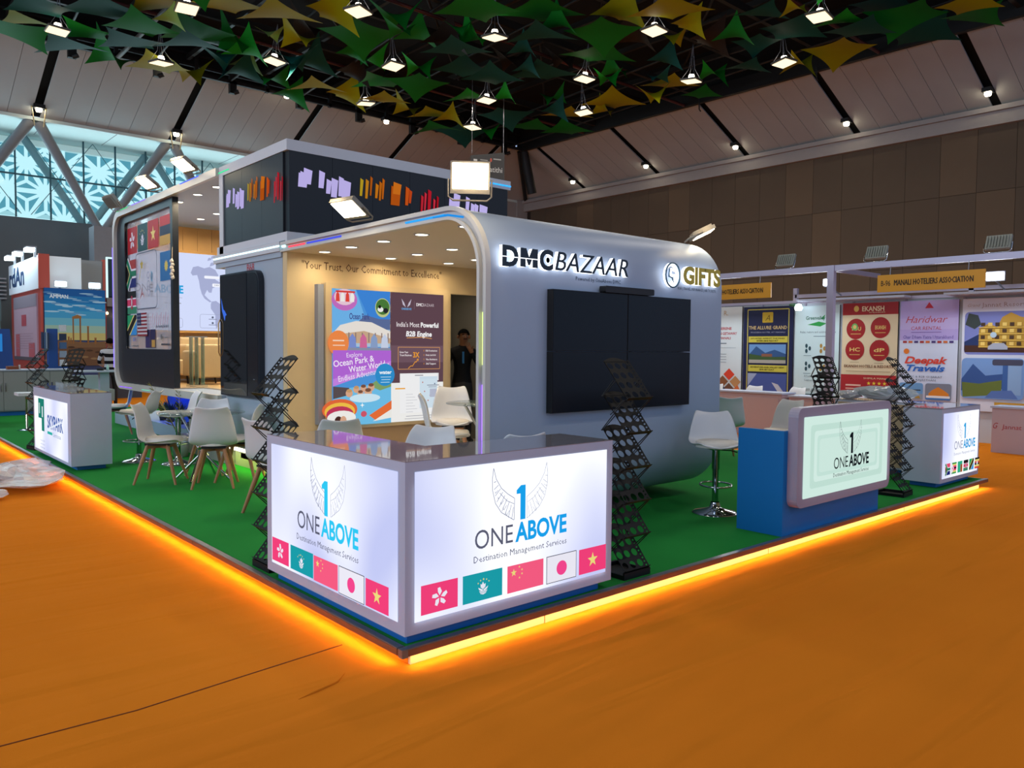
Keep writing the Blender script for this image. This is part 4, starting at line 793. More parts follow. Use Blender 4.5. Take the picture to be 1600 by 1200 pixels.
# right counter (L)
cr_=thing('info_counter','grey counter with glowing panel and six African flags, right end of platform','counter',(7.5,.5,0))
MB().prism([(6.92,.1),(8.06,.1),(8.06,1.62),(7.6,1.62),(7.6,.5),(6.92,.5)],Matrix.Translation((0,0,.055)),.80,WHITE).build('body',cr_)
MB().prism([(6.92,.1),(8.06,.1),(8.06,1.62),(7.6,1.62),(7.6,.5),(6.92,.5)],Matrix.Translation((0,0,.856)),.012,BRK).build('countertop',cr_)
MB().prism([(7.0,.17),(7.95,.17),(7.95,1.55),(7.68,1.55),(7.68,.44),(7.0,.44)],Matrix.Translation((0,0,0)),.055,BLUE).build('plinth',cr_)
BG=mat('beige_cabinet','#b29a7e',.5)
for k in range(2): d_=bx('door',(7.585,.53+.53*k,.08),(7.6,1.045+.53*k,.84),BG,cr_); MB().box((7.575,.98+.08*k,.72),(7.585,1.0+.08*k,.78),CHROME).build('handle',d_)
P=Print((6.97,.1,.10),X,Z,-Y,e=.95,off=.002); facep(P,0,0,1.05,.71); logo(P,.58,.37,.76,'#1c9fe0','#8a8da8')
for k,f_ in enumerate(('za','zw','zm','ke','tz','ug')): flag(P,f_,.03+.165*k,.04,.14,.125)
P.build('glowing_panel',cr_)
# blue counter
bc=thing('reception_desk','bright blue reception desk with pale green glowing light panel','desk',(4.5,.3,0))
BLD=mat('blue_desk','#0a6fb6',.55,spec=.25,noise=.03)
fix(MB().box((3.64,.05,0),(5.27,.075,.84),BLD).build('front_board',bc)); bx('side_board',(3.60,.05,0),(3.64,.46,.84),BLD,bc); bx('side_board',(5.27,.05,0),(5.31,.46,.84),BLD,bc)
bx('top_board',(3.64,.075,.70),(5.27,.46,.72),mat('desk_inner','#b9a97a',.5),bc); bx('back_board',(3.64,.42,.1),(5.27,.44,.5),_M[('desk_inner',)],bc)
FRL=mat('lightbox_grey_frame','#9b94a8',.4)
MB().prism(rrect(0,0,1.68,.80,.075,5),plane('y',(3.66,.05,.225)),.085,FRL).build('lightbox_frame',bc)
MINT='#cfeee2'
P=Print((3.745,-.035,.295),X,Z,-Y,e=.92,off=.003)
P.rr(0,0,1.53,.655,.012,'#d6f2e8')
for d,c in ((.05,'#c6e6da'),(.10,'#d9f3ea'),(.14,'#c9e9de'),(.17,'#d3efe5')): P.poly(rrect(.05+d*1.2,.02+d,1.48-d*1.2,.635-d,.03,3),c)
logo(P,.78,.27,.78,'#10151c','#10151c'); P.build('glowing_panel',bc)
area('panel_glow_light',(4.56,-.07,.62),(R(90),0,0),1.5,.6,2,(.85,1,.92))
# ================================================================ chairs
def shell(name,t,wide=1.0,back=.40,z=.43):
    prof=[(.235,.015),(.22,.03),(.15,.022),(.04,.005),(-.07,.0),(-.14,.025),(-.185,.085),(-.205,.17),(-.225,.27),(-.245,.36),(-.26,.40),(-.268,.418)]
    hw=[.150,.180,.212,.228,.238,.243,.240,.226,.206,.184,.165,.150]; vs=[];N=8
    for i,((x,zz),w) in enumerate(zip(prof,hw)):
        for j in range(N+1):
            q=j/N*2-1; up=.035*q*q*(1 if i<6 else .0)+(.0); fw=.05*q*q*min(1,max(0,(i-4)/3))
            drop=(.022*q*q-.006)*(1 if i>9 else 0); fw-=(.035*q*q if i>9 else 0)
            zz2=zz if i<4 else .0+zz*back/.40
            vs.append((x+fw,q*w*wide,z+zz2+up*(1 if 0<i else .6)+drop))
    n=N+1; fs=[(i*n+j,i*n+j+1,(i+1)*n+j+1,(i+1)*n+j) for i in range(len(prof)-1) for j in range(N)]
    o=MB().add(vs,fs,PLAST,True).build(name,t,world=False)
    m=o.modifiers.new('s','SOLIDIFY'); m.thickness=.014; m2=o.modifiers.new('b','SUBSURF'); m2.levels=1; bpy.context.view_layer.update(); bake(o)
    for p in o.data.polygons:p.use_smooth=True
    return o
def cushion(t,z=.43):
    P=[(.205*math.cos(2*PI*k/20)*(.95)+.035,.19*math.sin(2*PI*k/20)) for k in range(20)]
    vs=[(x,y,z+.03+.05*max(0,(x-.05))*.4+.02*(y/.19)**2*.8) for x,y in P]+[(x*.9+.003,y*.9,z+.062) for x,y in P]+[(.03,0,z+.06)]+[(x,y,z+.008) for x,y in P]
    fs=[(k,(k+1)%20,20+(k+1)%20,20+k) for k in range(20)]+[(20+k,20+(k+1)%20,40) for k in range(20)]+[(41+k,41+(k+1)%20,(k+1)%20,k) for k in range(20)]
    return MB().add(vs,fs,CUSH,True).build('seat_cushion',t,world=False)
def make_chair():
    t=thing('dining_chair','white moulded chair','chair'); shell('seat_shell',t); cushion(t)
    for sx in (1,-1):
        for sy in (1,-1):
            a=Vector((sx*.10,sy*.10,.415)); b_=Vector((sx*.215,sy*.205,0)); 
            MB().tube([a,a+(b_-a)*.35,b_],[.021,.022,.013],WOODL,8).build('leg',t,world=False)
    MB().obox(Matrix.Rotation(R(45),4,'Z'),(-.16,-.018,.375),(.16,.018,.41),WOODL).obox(Matrix.Rotation(R(-45),4,'Z'),(-.16,-.018,.376),(.16,.018,.409),WOODL).build('cross_frame',t,world=False)
    MB().box((-.13,-.12,.41),(.13,.12,.43),BLK).build('seat_plate',t,world=False)
    return t
def make_stool():
    t=thing('bar_stool','white bar stool','stool'); s_=shell('seat_shell',t,.95,.29,.60); cushion(t,.60)
    MB().lathe([(0,.60),(.09,.60),(.09,.585),(.035,.57),(.035,.40),(.028,.40),(.028,.05)],CHROME,20).build('column',t,world=False)
    MB().lathe([(.04,.10),(.05,.055),(.10,.035),(.18,.018),(.205,.006),(.205,0),(0,0)],CHROME,32).build('base',t,world=False)
    pts=[(-.02,0,.26)]+[(.03+.15*math.cos(a),.14*math.sin(a),.26) for a in [PI-.6-(2*PI-1.2)*k/16 for k in range(17)]]+[(-.02,0,.26)]
    MB().tube([(.03-.15*.6+.17*math.cos(2*PI*k/20)+.08,.14*math.sin(2*PI*k/20),.26) for k in range(21)],.009,CHROME,6,False).build('footrest',t,world=False)
    MB().tube([(0,0,.575),(.0,.13,.57),(0,.19,.555)],.006,BLK,6).build('gas_lever',t,world=False)
    return t
ch0=make_chair(); st0=make_stool(); used=[]
def place(proto,x,y,deg,label,group,z=0):
    o=proto if proto not in used else copy_tree(proto); used.append(proto) if proto not in used else None
    return at(o,(x,y,z),R(deg),label,group)
GL='chairs and stools on the left of the platform'; GT='chairs in the front lounge'; GR='chairs behind the blue desk'
place(ch0,.66,5.70,-36,'white chair seen side-on, nearest the left white counter',GL)
place(ch0,1.02,5.10,62,'white chair with its back to the viewer at the round glass table',GL)
place(ch0,1.37,5.30,142,'white chair facing left, half behind the literature rack',GL)
place(ch0,1.28,5.98,-125,'white chair facing the viewer behind the round glass table',GL)
place(ch0,1.62,11.0,165,'white chair hidden partly behind the right end of the left white counter',GL)
place(ch0,.95,3.45,15,'white chair whose curved back shows right beside the front left rack',GL)
place(st0,.94,7.46,142,'chrome bar stool facing left by the left white counter',GL)
place(st0,1.25,6.93,172,'chrome bar stool beneath the pointed leaves, behind the glass table',GL)
place(ch0,1.38,3.15,68,'white chair with its back to the viewer in front of the ocean poster',GT)
place(ch0,2.5,3.02,-36,'grey-lit white chair seen side-on in front of the engine poster',GT,.175)
place(ch0,3.29,3.97,-125,'cream-lit white chair by the dark doorway facing the glass table',GT,.175)
place(ch0,3.8,2.7,150,'white chair with wooden legs tucked under the lounge glass table',GT,.175)
place(st0,1.07,1.38,214,'white bar stool seen side-on just behind the front counter',GT,.08-.08)
place(st0,1.49,.95,80,'white bar stool with its back rim just above the front counter, below the video wall',GT)
place(st0,3.98,.93,-136,'white bar stool with chrome base at the left end of the blue desk','stools at the blue desk')
place(ch0,7.14,2.94,50,'white chair with its back towards the viewer beyond the blue desk stool',GR)
place(ch0,7.55,3.9,-140,'white chair furthest from the blue desk beside the pavilion end',GR)
place(ch0,6.95,2.0,175,'white chair turned sideways behind the blue desk',GR)
# round glass tables
GT_=glassm('table_glass','#5d7470',.45,.02)
def make_table():
    t=thing('glass_table','round glass table','table')
    MB().lathe([(0,.745),(.445,.745),(.45,.739),(.445,.733),(0,.733)],GT_,36).build('glass_top',t,world=False)
    for k in range(4):
        a=PI/4+PI/2*k; ca,sa=math.cos(a),math.sin(a)
        MB().tube([(ca*.26,sa*.26,.73),(ca*.05-sa*.03,sa*.05+ca*.03,.36),(-ca*.30,-sa*.30,.01)],.014,CHROME,8).build('leg',t,world=False)
    MB().lathe([(0,.40),(.055,.40),(.055,.33),(0,.33)],CHROME,14).build('hub',t,world=False)
    return t
T0=make_table(); at(T0,(1.08,5.62,0),0,'round glass table on crossed chrome legs among the left chairs'); t2=copy_tree(T0); at(t2,(3.05,3.02,.175),.3,'round glass table inside the front lounge near the doorway')
# ================================================================ literature racks
def hole_sheet(mb,M,w,l,nc,nr,r,m,n=10):
    for i in range(nc):
        for j in range(nr):
            cw,ch=w/nc,l/nr; cx=-w/2+cw*(i+.5); cy=ch*(j+.5); rr=min(r,cw*.42,ch*.42); vs=[]
            sq=[]
            for k in range(n):
                t=2*PI*k/n+PI/n; c,s_=math.cos(t),math.sin(t); q=1/max(abs(c),abs(s_)); sq.append((cx+c*q*cw/2,cy+s_*q*ch/2))
            ci=[(cx+rr*math.cos(2*PI*k/n+PI/n),cy+rr*math.sin(2*PI*k/n+PI/n)) for k in range(n)]
            cor=[(cx+a*cw/2,cy+b_*ch/2) for a,b_ in ((1,1),(-1,1),(-1,-1),(1,-1))]
            vs=[M@Vector((x,y,0)) for x,y in ci+sq+cor]
            fs=[(k,n+k,n+(k+1)%n,(k+1)%n) for k in range(n)]
            # corner fillers
            for q_,(a,b_) in enumerate(((1,1),(-1,1),(-1,-1),(1,-1))):
                best=min(range(n),key=lambda k:(lambda t:abs(math.atan2(math.sin(t-math.atan2(b_*1,a*1)),math.cos(t-math.atan2(b_*1,a*1)))))(2*PI*(k+.5)/n+PI/n))
                fs.append((n+best,2*n+q_,n+(best+1)%n))
            mb.add(vs,fs,m)
def make_rack():
    t=thing('literature_rack','black rack','rack'); w,dep,st=.25,.205,.222
    MB().box((-.13,0,0),(.13,.012,.045),BLACK).box((-.13,.012,0),(-.12,.30,.03),BLACK).box((.12,.012,0),(.13,.30,.03),BLACK).box((-.12,.28,0),(.12,.30,.03),BLACK).box((-.12,.012,.0),(.12,.28,.006),BLACK).build('base',t,world=False)
    for k in range(6):
        z0=.045+st*k; L_=math.hypot(dep,st+.02); ang=math.atan2(st+.02,dep)
        M=Matrix.Translation((0,.015,z0))@Matrix.Rotation(ang,4,'X')
        mb=MB(); hole_sheet(mb,M,w-.03,L_,3,4,.026,BLACK,10)
        # side flanges with small holes, bottom lip, curved top
        for s in (-1,1):
            F=M@Matrix.Translation((s*(w/2-.012),0,.006))@Matrix.Rotation(R(-35*s),4,'Y'); hole_sheet(mb,F,.03,L_,1,12,.0065,BLACK,6)
        mb.obox(M,(-w/2,-.004,0),(w/2,0,.028),BLACK)
        arc=[(-w/2+.01+ (w-.02)*q/8, L_+.03*math.sin(PI*q/8)) for q in range(9)]+[(w/2-.01,L_-.004),(-w/2+.01,L_-.004)]
        mb.prism(arc,M,.002,BLACK)
        o=mb.build('tier',t,world=False)
        if k<5:
            zl=z0+st; mid=M@Vector((0,L_*.5,0))
            for s in (-1,1):
                mb=MB()
                for d in (0,.022):
                    mb.tube([(s*.128,.018+d*.4,zl),(s*.128,mid.y-.0+d,mid.z)],.0035,BLK,5)
                    mb.tube([(s*.128,dep+.01-d*.4,zl+.015),(s*.128,mid.y-d,mid.z+st)],.0035,BLK,5)
                mb.build('hinge_strut',t,world=False)
    return t
rk=make_rack(); RG='black perforated literature racks'
def rack(x,y,deg,label): 
    o=rk if rk not in used else copy_tree(rk); used.append(rk); return at(o,(x,y,0),R(deg),label,RG)
rack(1.86,.075,0,'black perforated zigzag rack against the right end of the front counter')
rack(.07,1.80,-90,'black perforated zigzag rack at the left end of the front counter')
rack(6.22,.14,4,'black perforated zigzag rack between the blue desk and the flags counter')
rack(.10,9.55,-80,'black zigzag rack seen edge-on at the far end of the left white counter')
rack(.70,9.95,-42,'black zigzag rack seen frontally behind the left white counter')
rack(6.70,1.25,-38,'black perforated rack rising behind the blue desk light panel')
# ================================================================ floodlights
FLG=em('#ffedc8',14); FLH=mat('flood_housing','#8b8478',.4,.4)
def make_flood():
    t=thing('floodlight','floodlight','lamp')
    MB().box((-.15,-.02,.05),(.15,.02,.29),FLH).build('housing',t,world=False); MB().box((-.135,-.026,.085),(.135,-.02,.275),FLG).build('lens',t,world=False)
    for k in range(6): MB().box((-.13+.05*k,.02,.07),(-.12+.05*k,.04,.27),FLH).build('cooling_fin',t,world=False)
    MB().tube([(-.165,0,.16),(-.165,0,.03),(-.13,0,0),(.13,0,0),(.165,0,.03),(.165,0,.16)],.008,FLH,6).build('yoke',t,world=False)
    return t
def make_flood_off():
    t=thing('floodlight','floodlight','lamp')
    MB().box((-.17,-.02,.06),(.17,.03,.28),mat('flood_back_grey','#8f938c',.45,.3)).build('housing',t,world=False)
    for k in range(8): MB().box((-.15+.04*k,-.045,.08),(-.14+.04*k,-.02,.26),_M[('flood_back_grey',)]).build('cooling_fin',t,world=False)
    MB().tube([(-.185,0,.16),(-.185,0,.03),(-.15,0,0),(.15,0,0),(.185,0,.03),(.185,0,.16)],.008,CHROME,6).build('yoke',t,world=False); return t
fl0=make_flood(); flo=make_flood_off()
def flood(proto,x,y,z,rz,rx,label,group='clip-on floodlights'):
    o=proto if proto not in used else copy_tree(proto); used.append(proto); at(o,(x,y,z),R(rz),label,group); o.rotation_euler=(R(rx),0,R(rz)); return o
flood(fl0,1.66,1.60,2.60,-35,8,'bright square floodlight on the rounded corner of the front lounge'); spot('floodlight_beam',(1.45,1.25,2.78),(1.75,1.5,2.3),9,(1,.8,.5),150)
flood(fl0,1.62,3.12,2.62,-78,58,'tilted floodlight clamped halfway along the front lounge roof'); spot('floodlight_beam',(1.25,3.2,2.85),(1.7,3.1,2.5),6,(1,.8,.5),140)
flood(fl0,4.64,1.78,2.60,44,64,'thin tilted floodlight at the far right end of the curved roof'); spot('floodlight_beam',(4.55,1.45,2.82),(4.6,1.5,2.3),7,(1,.8,.5),140)
flood(fl0,1.60,7.25,3.69,-78,58,'tilted floodlight above the upper lounge next to the LED wall'); spot('floodlight_beam',(1.3,7.3,3.9),(1.7,7.2,3.5),8,(1,.8,.5),140)
flood(fl0,1.60,8.75,3.69,-78,58,'tilted floodlight above the flag window'); spot('floodlight_beam',(1.3,8.8,3.9),(1.7,8.7,3.5),8,(1,.8,.5),140)
flood(flo,1.62,10.75,3.66,-80,40,'unlit dark floodlight at the rounded left corner of the upper lounge')
# ================================================================ right-hand booths
SH=mat('shell_scheme_white','#c3cbd6',.5); AL=mat('booth_aluminium','#a8a2b8',.35,.3)
bs=thing('booth_row','row of white shell-scheme booths with aluminium posts along the right aisle','booth',(12.2,3,-.1))
for k in range(16): bx('wall_panel',(13.05,-4.9+.99*k,-.1),(13.09,-4.9+.99*k+.96,2.44),SH,bs); bx('upright',(13.03,-4.94+.99*k,-.1),(13.1,-4.9+.99*k,2.47),AL,bs)
bx('wall_header',(13.02,-4.9,2.44),(13.12,10.9,2.50),AL,bs); bx('back_beam',(13.0,-4.9,2.55),(13.06,5.2,2.62),AL,bs)
bx('front_beam',(11.17,-5,2.86),(11.23,10.9,2.96),AL,bs)
for y in (-2.6,3.52,9.6): bx('front_post',(11.15,y-.06,-.1),(11.25,y+.06,2.96),AL,bs); bx('cross_beam',(11.25,y-.03,2.86),(13.05,y+.03,2.94),AL,bs)
for y in (1.9,5.2): bx('back_post',(13.0,y-.04,2.44),(13.08,y+.04,2.75),AL,bs)
bx('shelf_strip',(12.6,-1,2.46),(13.0,2.2,2.5),WHITE,bs); bx('shelf_strip',(12.7,2.9,2.46),(13.0,5.0,2.5),WHITE,bs)
YS=mat('yellow_sign','#d99a10',.5)
def booth_sign(y0,y1,num,txt,label):
    t=thing('booth_sign',label,'sign',(11.13,(y0+y1)/2,2.45)); bx('board',(11.12,y1,2.45),(11.15,y0,2.73),YS,t)
    for f_ in (.12,.85): MB().tube([(11.14,y0+(y1-y0)*f_,2.73),(11.16,y0+(y1-y0)*f_,2.87)],.006,GREYM,5).build('hanger',t)
    P=Print((11.12,y0,2.45),-Y,Z,-X,off=.002); L_=y0-y1; P.text(num,.06*L_/1.6,.1,.085,'#3a2a12',w=.15*L_/1.6,bold=.01); P.text(txt,.27*L_/1.6,.1,.09,'#3a2a12',w=1.17*L_/1.6,bold=.03); P.build('lettering',t)
booth_sign(2.69,1.08,'B-96','MANALI HOTELIERS ASSOCIATION','yellow sign numbered B-96 hanging from the booth beam')
booth_sign(6.25,4.64,'B-94','MANALI HOTELIERS ASSOCIATION','yellow booth sign half hidden by the curved wall end')
for y,z_ in ((4.43,2.97),(2.78,2.97),(.96,2.97)): flood(flo,11.2,y,z_,-90,-22,'unlit grey floodlight on the booth beam %s'%{4.43:'left of the tall post',2.78:'above the left end of the B-96 sign',.96:'right of the B-96 sign'}[y],'booth floodlights')
CW=em('#e9f4ff',12)
for x,y,z_,lb_ in ((12.4,4.23,2.72,'bright little spotlight beside the tall booth post'),(12.4,1.36,2.66,'bright white lamp right of the B-96 sign')):
    t=thing('booth_lamp',lb_,'lamp',(x,y,z_)); MB().box((x-.02,y-.13 if y<2 else y-.05,z_),(x+.02,y+.13 if y<2 else y+.05,z_+.12),CW).build('lens',t); MB().box((x+.02,y-.15 if y<2 else y-.06,z_-.02),(x+.06,y+.15 if y<2 else y+.06,z_+.14),GREYM).build('housing',t); MB().tube([(x+.05,y,z_),(x+.6,y,z_-.15)],.015,GREYM,5).build('arm',t)
t=thing('booth_lamp','round glaring lamp over the green wellness poster','lamp',(12.7,4.95,2.33)); MB().lathe([(0,0),(.06,0),(.08,.05),(.05,.12),(0,.13)],CW,14,(12.7,4.95,2.28)).build('lens',t); MB().tube([(12.7,5.0,2.38),(12.75,5.15,2.40),(13.0,5.2,2.42)],.03,mat('green_lamp_body','#1d6b4a',.4),8).build('arm',t)
for y in (1.6,4.4,6.6): area('booth_light',(12.2,y,2.6),(0,R(25),0),.3,1.2,26,(.88,.95,1))
# posters
def poster(y0,y1,z0,z1,label,bgc):
    t=thing('poster',label,'poster',(13.0,(y0+y1)/2,z0)); bx('board',(13.0,y1,z0),(13.03,y0,z1),mat('poster_board','#20242a',.6),t)
    P=Print((13.0,y0,z0),-Y,Z,-X,off=.002); P.rect(0,0,y0-y1,z1-z0,bgc); return t,P,y0-y1,z1-z0
def peaks(P,x0,z0,w,h,skyc,m1_,m2_,g):
    P.rect(x0,z0,x0+w,z0+h,skyc); P.poly([(x0,z0+h*.45),(x0+w*.2,z0+h*.9),(x0+w*.45,z0+h*.55),(x0+w*.7,z0+h*.72),(x0+w,z0+h*.5),(x0+w,z0+h*.2),(x0,z0+h*.2)],m1_); P.poly([(x0,z0),(x0,z0+h*.5),(x0+w*.25,z0+h*.42),(x0+w*.6,z0+h*.34),(x0+w,z0+h*.36),(x0+w,z0)],m2_); P.rect(x0,z0,x0+w,z0+h*.18,g)
t,P,w,h=poster(7.3,6.42,.56,2.42,'white poster with red heading and diamond-shaped photos beside the curved wall','#cfdbe0')
P.text('R.',.42,1.68,.1,'#b08a5a'); P.text('SERENE',.32,1.36,.055,'#b03a48',w=.3,bold=.03).text('IN GETAWAY',.30,1.25,.055,'#b03a48',w=.46,bold=.03).text('MANALI',.32,1.15,.055,'#b03a48',w=.28,bold=.03); P.rect(.3,1.05,.5,1.07,'#607080').rect(.3,.96,.74,.966,'#8090a0')
for k in range(4): P.rect(.3,.82-.06*k,.5,.828-.06*k,'#607080')
for a,b_,c in ((.58,.38,'#d8442c'),(.42,.22,'#8a5a3a'),(.74,.22,'#b8895a'),(.58,.06,'#6d4a3a'),(.27,.06,'#274e9a'),(.42,-.0,'#33405a'),(.8,.02,'#c86a3a')): P.poly([(a,max(0,b_-.13)),(min(w,a+.14),max(0,b_)),(a,b_+.13),(a-.14,max(0,b_))],c)
P.build('printed_graphic',t)
t,P,w,h=poster(6.38,5.22,.50,2.40,'navy poster with yellow border and mountain photo','#1b2148')
P.line([(.1,.06),(w-.1,.06),(w-.1,h-.06),(.1,h-.06),(.1,.06)],.02,'#c2b858'); P.rr(.45,1.56,.7,1.78,.02,'#c2a62e'); P.text('A',.575,1.6,.12,'#6a5a10',al='c',shear=.3); P.text('THE ALLURE GRAND',w/2,1.42,.07,'#c9b27a',w=.9,al='c',bold=.02); P.text('MODERN HOTEL AT MANALI',w/2,1.34,.03,'#9aa0b8',w=.8,al='c')
P.rect(.13,1.14,w-.12,1.27,'#c9bf48').rect(.13,.52,w-.12,.66,'#c9bf48'); P.text('SITUATED AMIDST THE PINES',w/2,1.21,.03,'#33300e',w=.8,al='c',bold=.02).text('RIVER SIDE RESORT',w/2,1.16,.03,'#33300e',w=.5,al='c',bold=.02).text('ADVENTURE AND VALLEY VIEW',w/2,.6,.03,'#33300e',w=.8,al='c',bold=.02).text('SPA BY DAY',w/2,.55,.03,'#33300e',w=.35,al='c',bold=.02)
peaks(P,.15,.70,w-.3,.40,'#6a96cc','#35588a','#3f5a34','#a8a49a'); P.rect(.45,.84,.7,.9,'#8a5a48')
P.rect(.13,.06,w-.12,.48,'#46589a'); P.poly([(.13,.2),(.35,.48),(.13,.48)],'#9aa6c4').poly([(.7,.3),(.85,.26),(1.0,.08),(.85,.1)],'#b8bcc8'); P.build('printed_graphic',t)
for k in range(5): P=None
t,P,w,h=poster(5.18,4.24,.50,2.38,'pale green and white wellness poster with small icons behind the tall post','#c7dfe2'); P.U=P.U*.68
P.poly([(.4,1.50),(.75,1.56),(1.0,1.52),(.8,1.46)],'#2d9a4a').poly([(.8,1.62),(.95,1.7),(.9,1.6)],'#2d9a4a'); P.text('Greenvalley',.35,1.60,.07,'#2c6e58',w=.6,bold=.02); P.text('Relax, restore and celebrate with us',.18,1.33,.045,'#4a6a78',w=1.1); P.rect(.6,1.26,1.2,1.27,'#4a6a78')
for a in (.42,.88):
    for b_ in (1.02,.66): 
        for q in range(3): P.ell(a+.07*math.cos(q*2.1),b_+.06*math.sin(q*2.1),.04,.045,'#2e4e58' if a<.5 else '#a8843e',10)
        P.rect(a-.12,b_-.15,a+.12,b_-.14,'#7d98a0')
P.text('A Perfect Destination for',.34,.44,.04,'#3f5f6a',w=.7).text('Celebration and Wellness',.34,.36,.04,'#3f5f6a',w=.7); P.text('dream getaway',.22,.16,.07,'#4a5a60',w=.75,shear=.3); P.rr(.3,.03,1.0,.1,.03,'#345058'); P.build('printed_graphic',t)
t,P,w,h=poster(4.18,3.12,.50,2.40,'cream and maroon poster with four red discs','#d9c9a6')
P.rect(0,h-.23,w,h,'#9c2326'); P.text('EKANSH',.38,h-.16,.09,'#e6d9b0',w=.42,bold=.02).ell(.27,h-.11,.05,.06,'#d9b860',12); P.text('HOTELS & RESORTS',.52,h-.2,.025,'#e6d9b0',w=.3)
for a,b_ in ((.27,1.40),(.74,1.42),(.26,1.0),(.73,.99)): P.ell(a,b_,.185,.2,'#9c2326',26); P.text('YOU' if a<.5 and b_>1.2 else 'EKANSH' if b_>1.2 else 'HC' if a<.5 else 'dP',a,b_-.03,.07,'#d9c070',al='c',w=.2,bold=.02); P.rect(a-.1,b_-.1,a+.1,b_-.09,'#d9c070').rect(a-.09,b_-.245,a+.09,b_-.238,'#8a7a60')
P.ell(.25,1.44,.06,.07,'#6fae62',14).ell(.25,1.44,.035,.04,'#d9c070',10); P.text('EKANSH HOTELS & RESORTS',.06,.66,.05,'#6a3a20',w=.94,bold=.02); P.rect(.1,.58,.95,.59,'#a08a68')
P.rect(0,0,w,.52,'#a3262c'); 
for k in range(4): P.star(.55+.1*k,.36,.04,'#e6c840')
P.text('SHIMLA MANALI',.45,.44,.03,'#e6d9b0',w=.5); P.rect(.1,.3,.4,.33,'#e0b8a8').rect(.1,.24,.36,.26,'#e0b8a8'); P.build('printed_graphic',t)
t,P,w,h=poster(3.08,2.08,.58,2.40,'lilac and pale blue travel poster with red and blue slanted lettering','#cfd9ee')
P.rect(0,1.1,w,h,'#b3a3dc').rect(0,1.3,w,1.5,'#bcaee0'); P.poly([(.43,1.68),(.5,1.79),(.58,1.68)],'#b8243c'); P.text('Haridwar',.1,1.42,.12,'#b84a58',w=.72,shear=.35).text('CAR RENTAL',.2,1.29,.06,'#b84a58',w=.52,shear=.1); P.rect(.2,1.24,.72,1.25,'#7a5aa8'); P.text('Char Dham Yatra Uttarakhand',.06,1.13,.06,'#5a4aa0',w=.86)
for k in range(9): P.rect(.06+.1*k,1.05,.13+.1*k,1.09,['#a83a3a','#c86a3a','#4a3a78'][k%3])
P.ell(.13,.9,.05,.05,'#e07a28',12); P.text('Deepak',.1,.68,.12,'#d84434',w=.74,bold=.03,shear=.3).text('Travels',.14,.54,.11,'#2766c0',w=.66,bold=.03,shear=.3); P.text('DMC & B2B GUJARAT',.14,.42,.035,'#4a5a70',w=.62).text('& RAJASTHAN',.25,.36,.035,'#4a5a70',w=.4)
P.rr(.02,.02,.44,.32,.04,'#6a9ccc'); P.poly([(.02,.02),(.44,.02),(.44,.12),(.02,.14)],'#8f9aa8').rect(.06,.18,.4,.2,'#302c2a').poly([(.3,.04),(.36,.12),(.4,.04)],'#a8863a'); P.rr(.48,.02,.92,.32,.04,'#7d8494'); P.poly([(.54,.14),(.6,.2),(.7,.26),(.8,.2),(.88,.14),(.88,.1),(.54,.1)],'#d8842c').rect(.5,.06,.9,.1,'#e9e9ea').rect(.49,.03,.9,.06,'#3f7ac0'); P.build('printed_graphic',t)
t,P,w,h=poster(2.02,.3,.45,2.40,'resort poster with golden hotel photo and valley view at far right','#dbdfee')
P.text('Jannat Resort & Spa Manali',.3,1.80,.075,'#a89aa0',w=1.3); P.text('Grand',.08,1.81,.05,'#b0a0a0',w=.2,shear=.4)
P.rr(.04,.98,1.18,1.72,.07,'#7d86c8'); P.poly([(.04,1.2),(.3,1.35),(.5,1.25),(1.18,1.3),(1.18,1.05),(.04,1.05)],'#27386a').rect(.05,1.02,1.17,1.14,'#4a2c22')
P.poly([(.05,1.5),(.1,1.7),(.25,1.66),(.3,1.5),(.2,1.42)],'#3a4444')
P.poly([(.27,1.1),(.27,1.42),(.42,1.52),(.55,1.45),(.62,1.62),(.75,1.7),(.9,1.62),(1.05,1.6),(1.1,1.1)],'#c49a3a')
for a in range(7):
    for b_ in range(4): P.rect(.3+.11*a,1.14+.11*b_,.365+.11*a,1.2+.11*b_,'#4a3320' if (a+b_)%2 else '#f0d070')
for b_ in range(4): P.rect(.27,1.11+.11*b_,1.1,1.125+.11*b_,'#e6c25a')
P.poly([(.42,1.12),(.5,1.18),(.66,1.18),(.72,1.12),(.72,1.07),(.42,1.07)],'#aab0c0').ell(.5,1.32,.05,.05,'#b8d0e0',12)
P.rr(.02,.22,.98,.92,.07,'#7aa0d8'); P.poly([(.02,.55),(.2,.82),(.4,.62),(.7,.66),(.7,.4),(.02,.35)],'#3a5a98').poly([(.05,.24),(.03,.5),(.3,.48),(.65,.55),(.65,.3)],'#6a7a3a').rect(.66,.3,.74,.9,'#3f66a8').rect(.74,.3,.94,.9,'#8fb0d8').poly([(.4,.24),(.5,.36),(.8,.38),(.9,.24)],'#5a78b8').rr(.5,.8,.96,.9,.03,'#4a4a60')
P.rr(1.02,.22,1.7,.92,.05,'#b8783a').rect(1.1,.3,1.2,.6,'#e8c070').rect(1.24,.3,1.6,.45,'#7a2f26').rect(1.1,.62,1.3,.9,'#d89a4a'); P.rect(.55,.0,1.3,.17,'#c99a3a').ell(.8,.05,.12,.05,'#e8d090',10); P.build('printed_graphic',t)
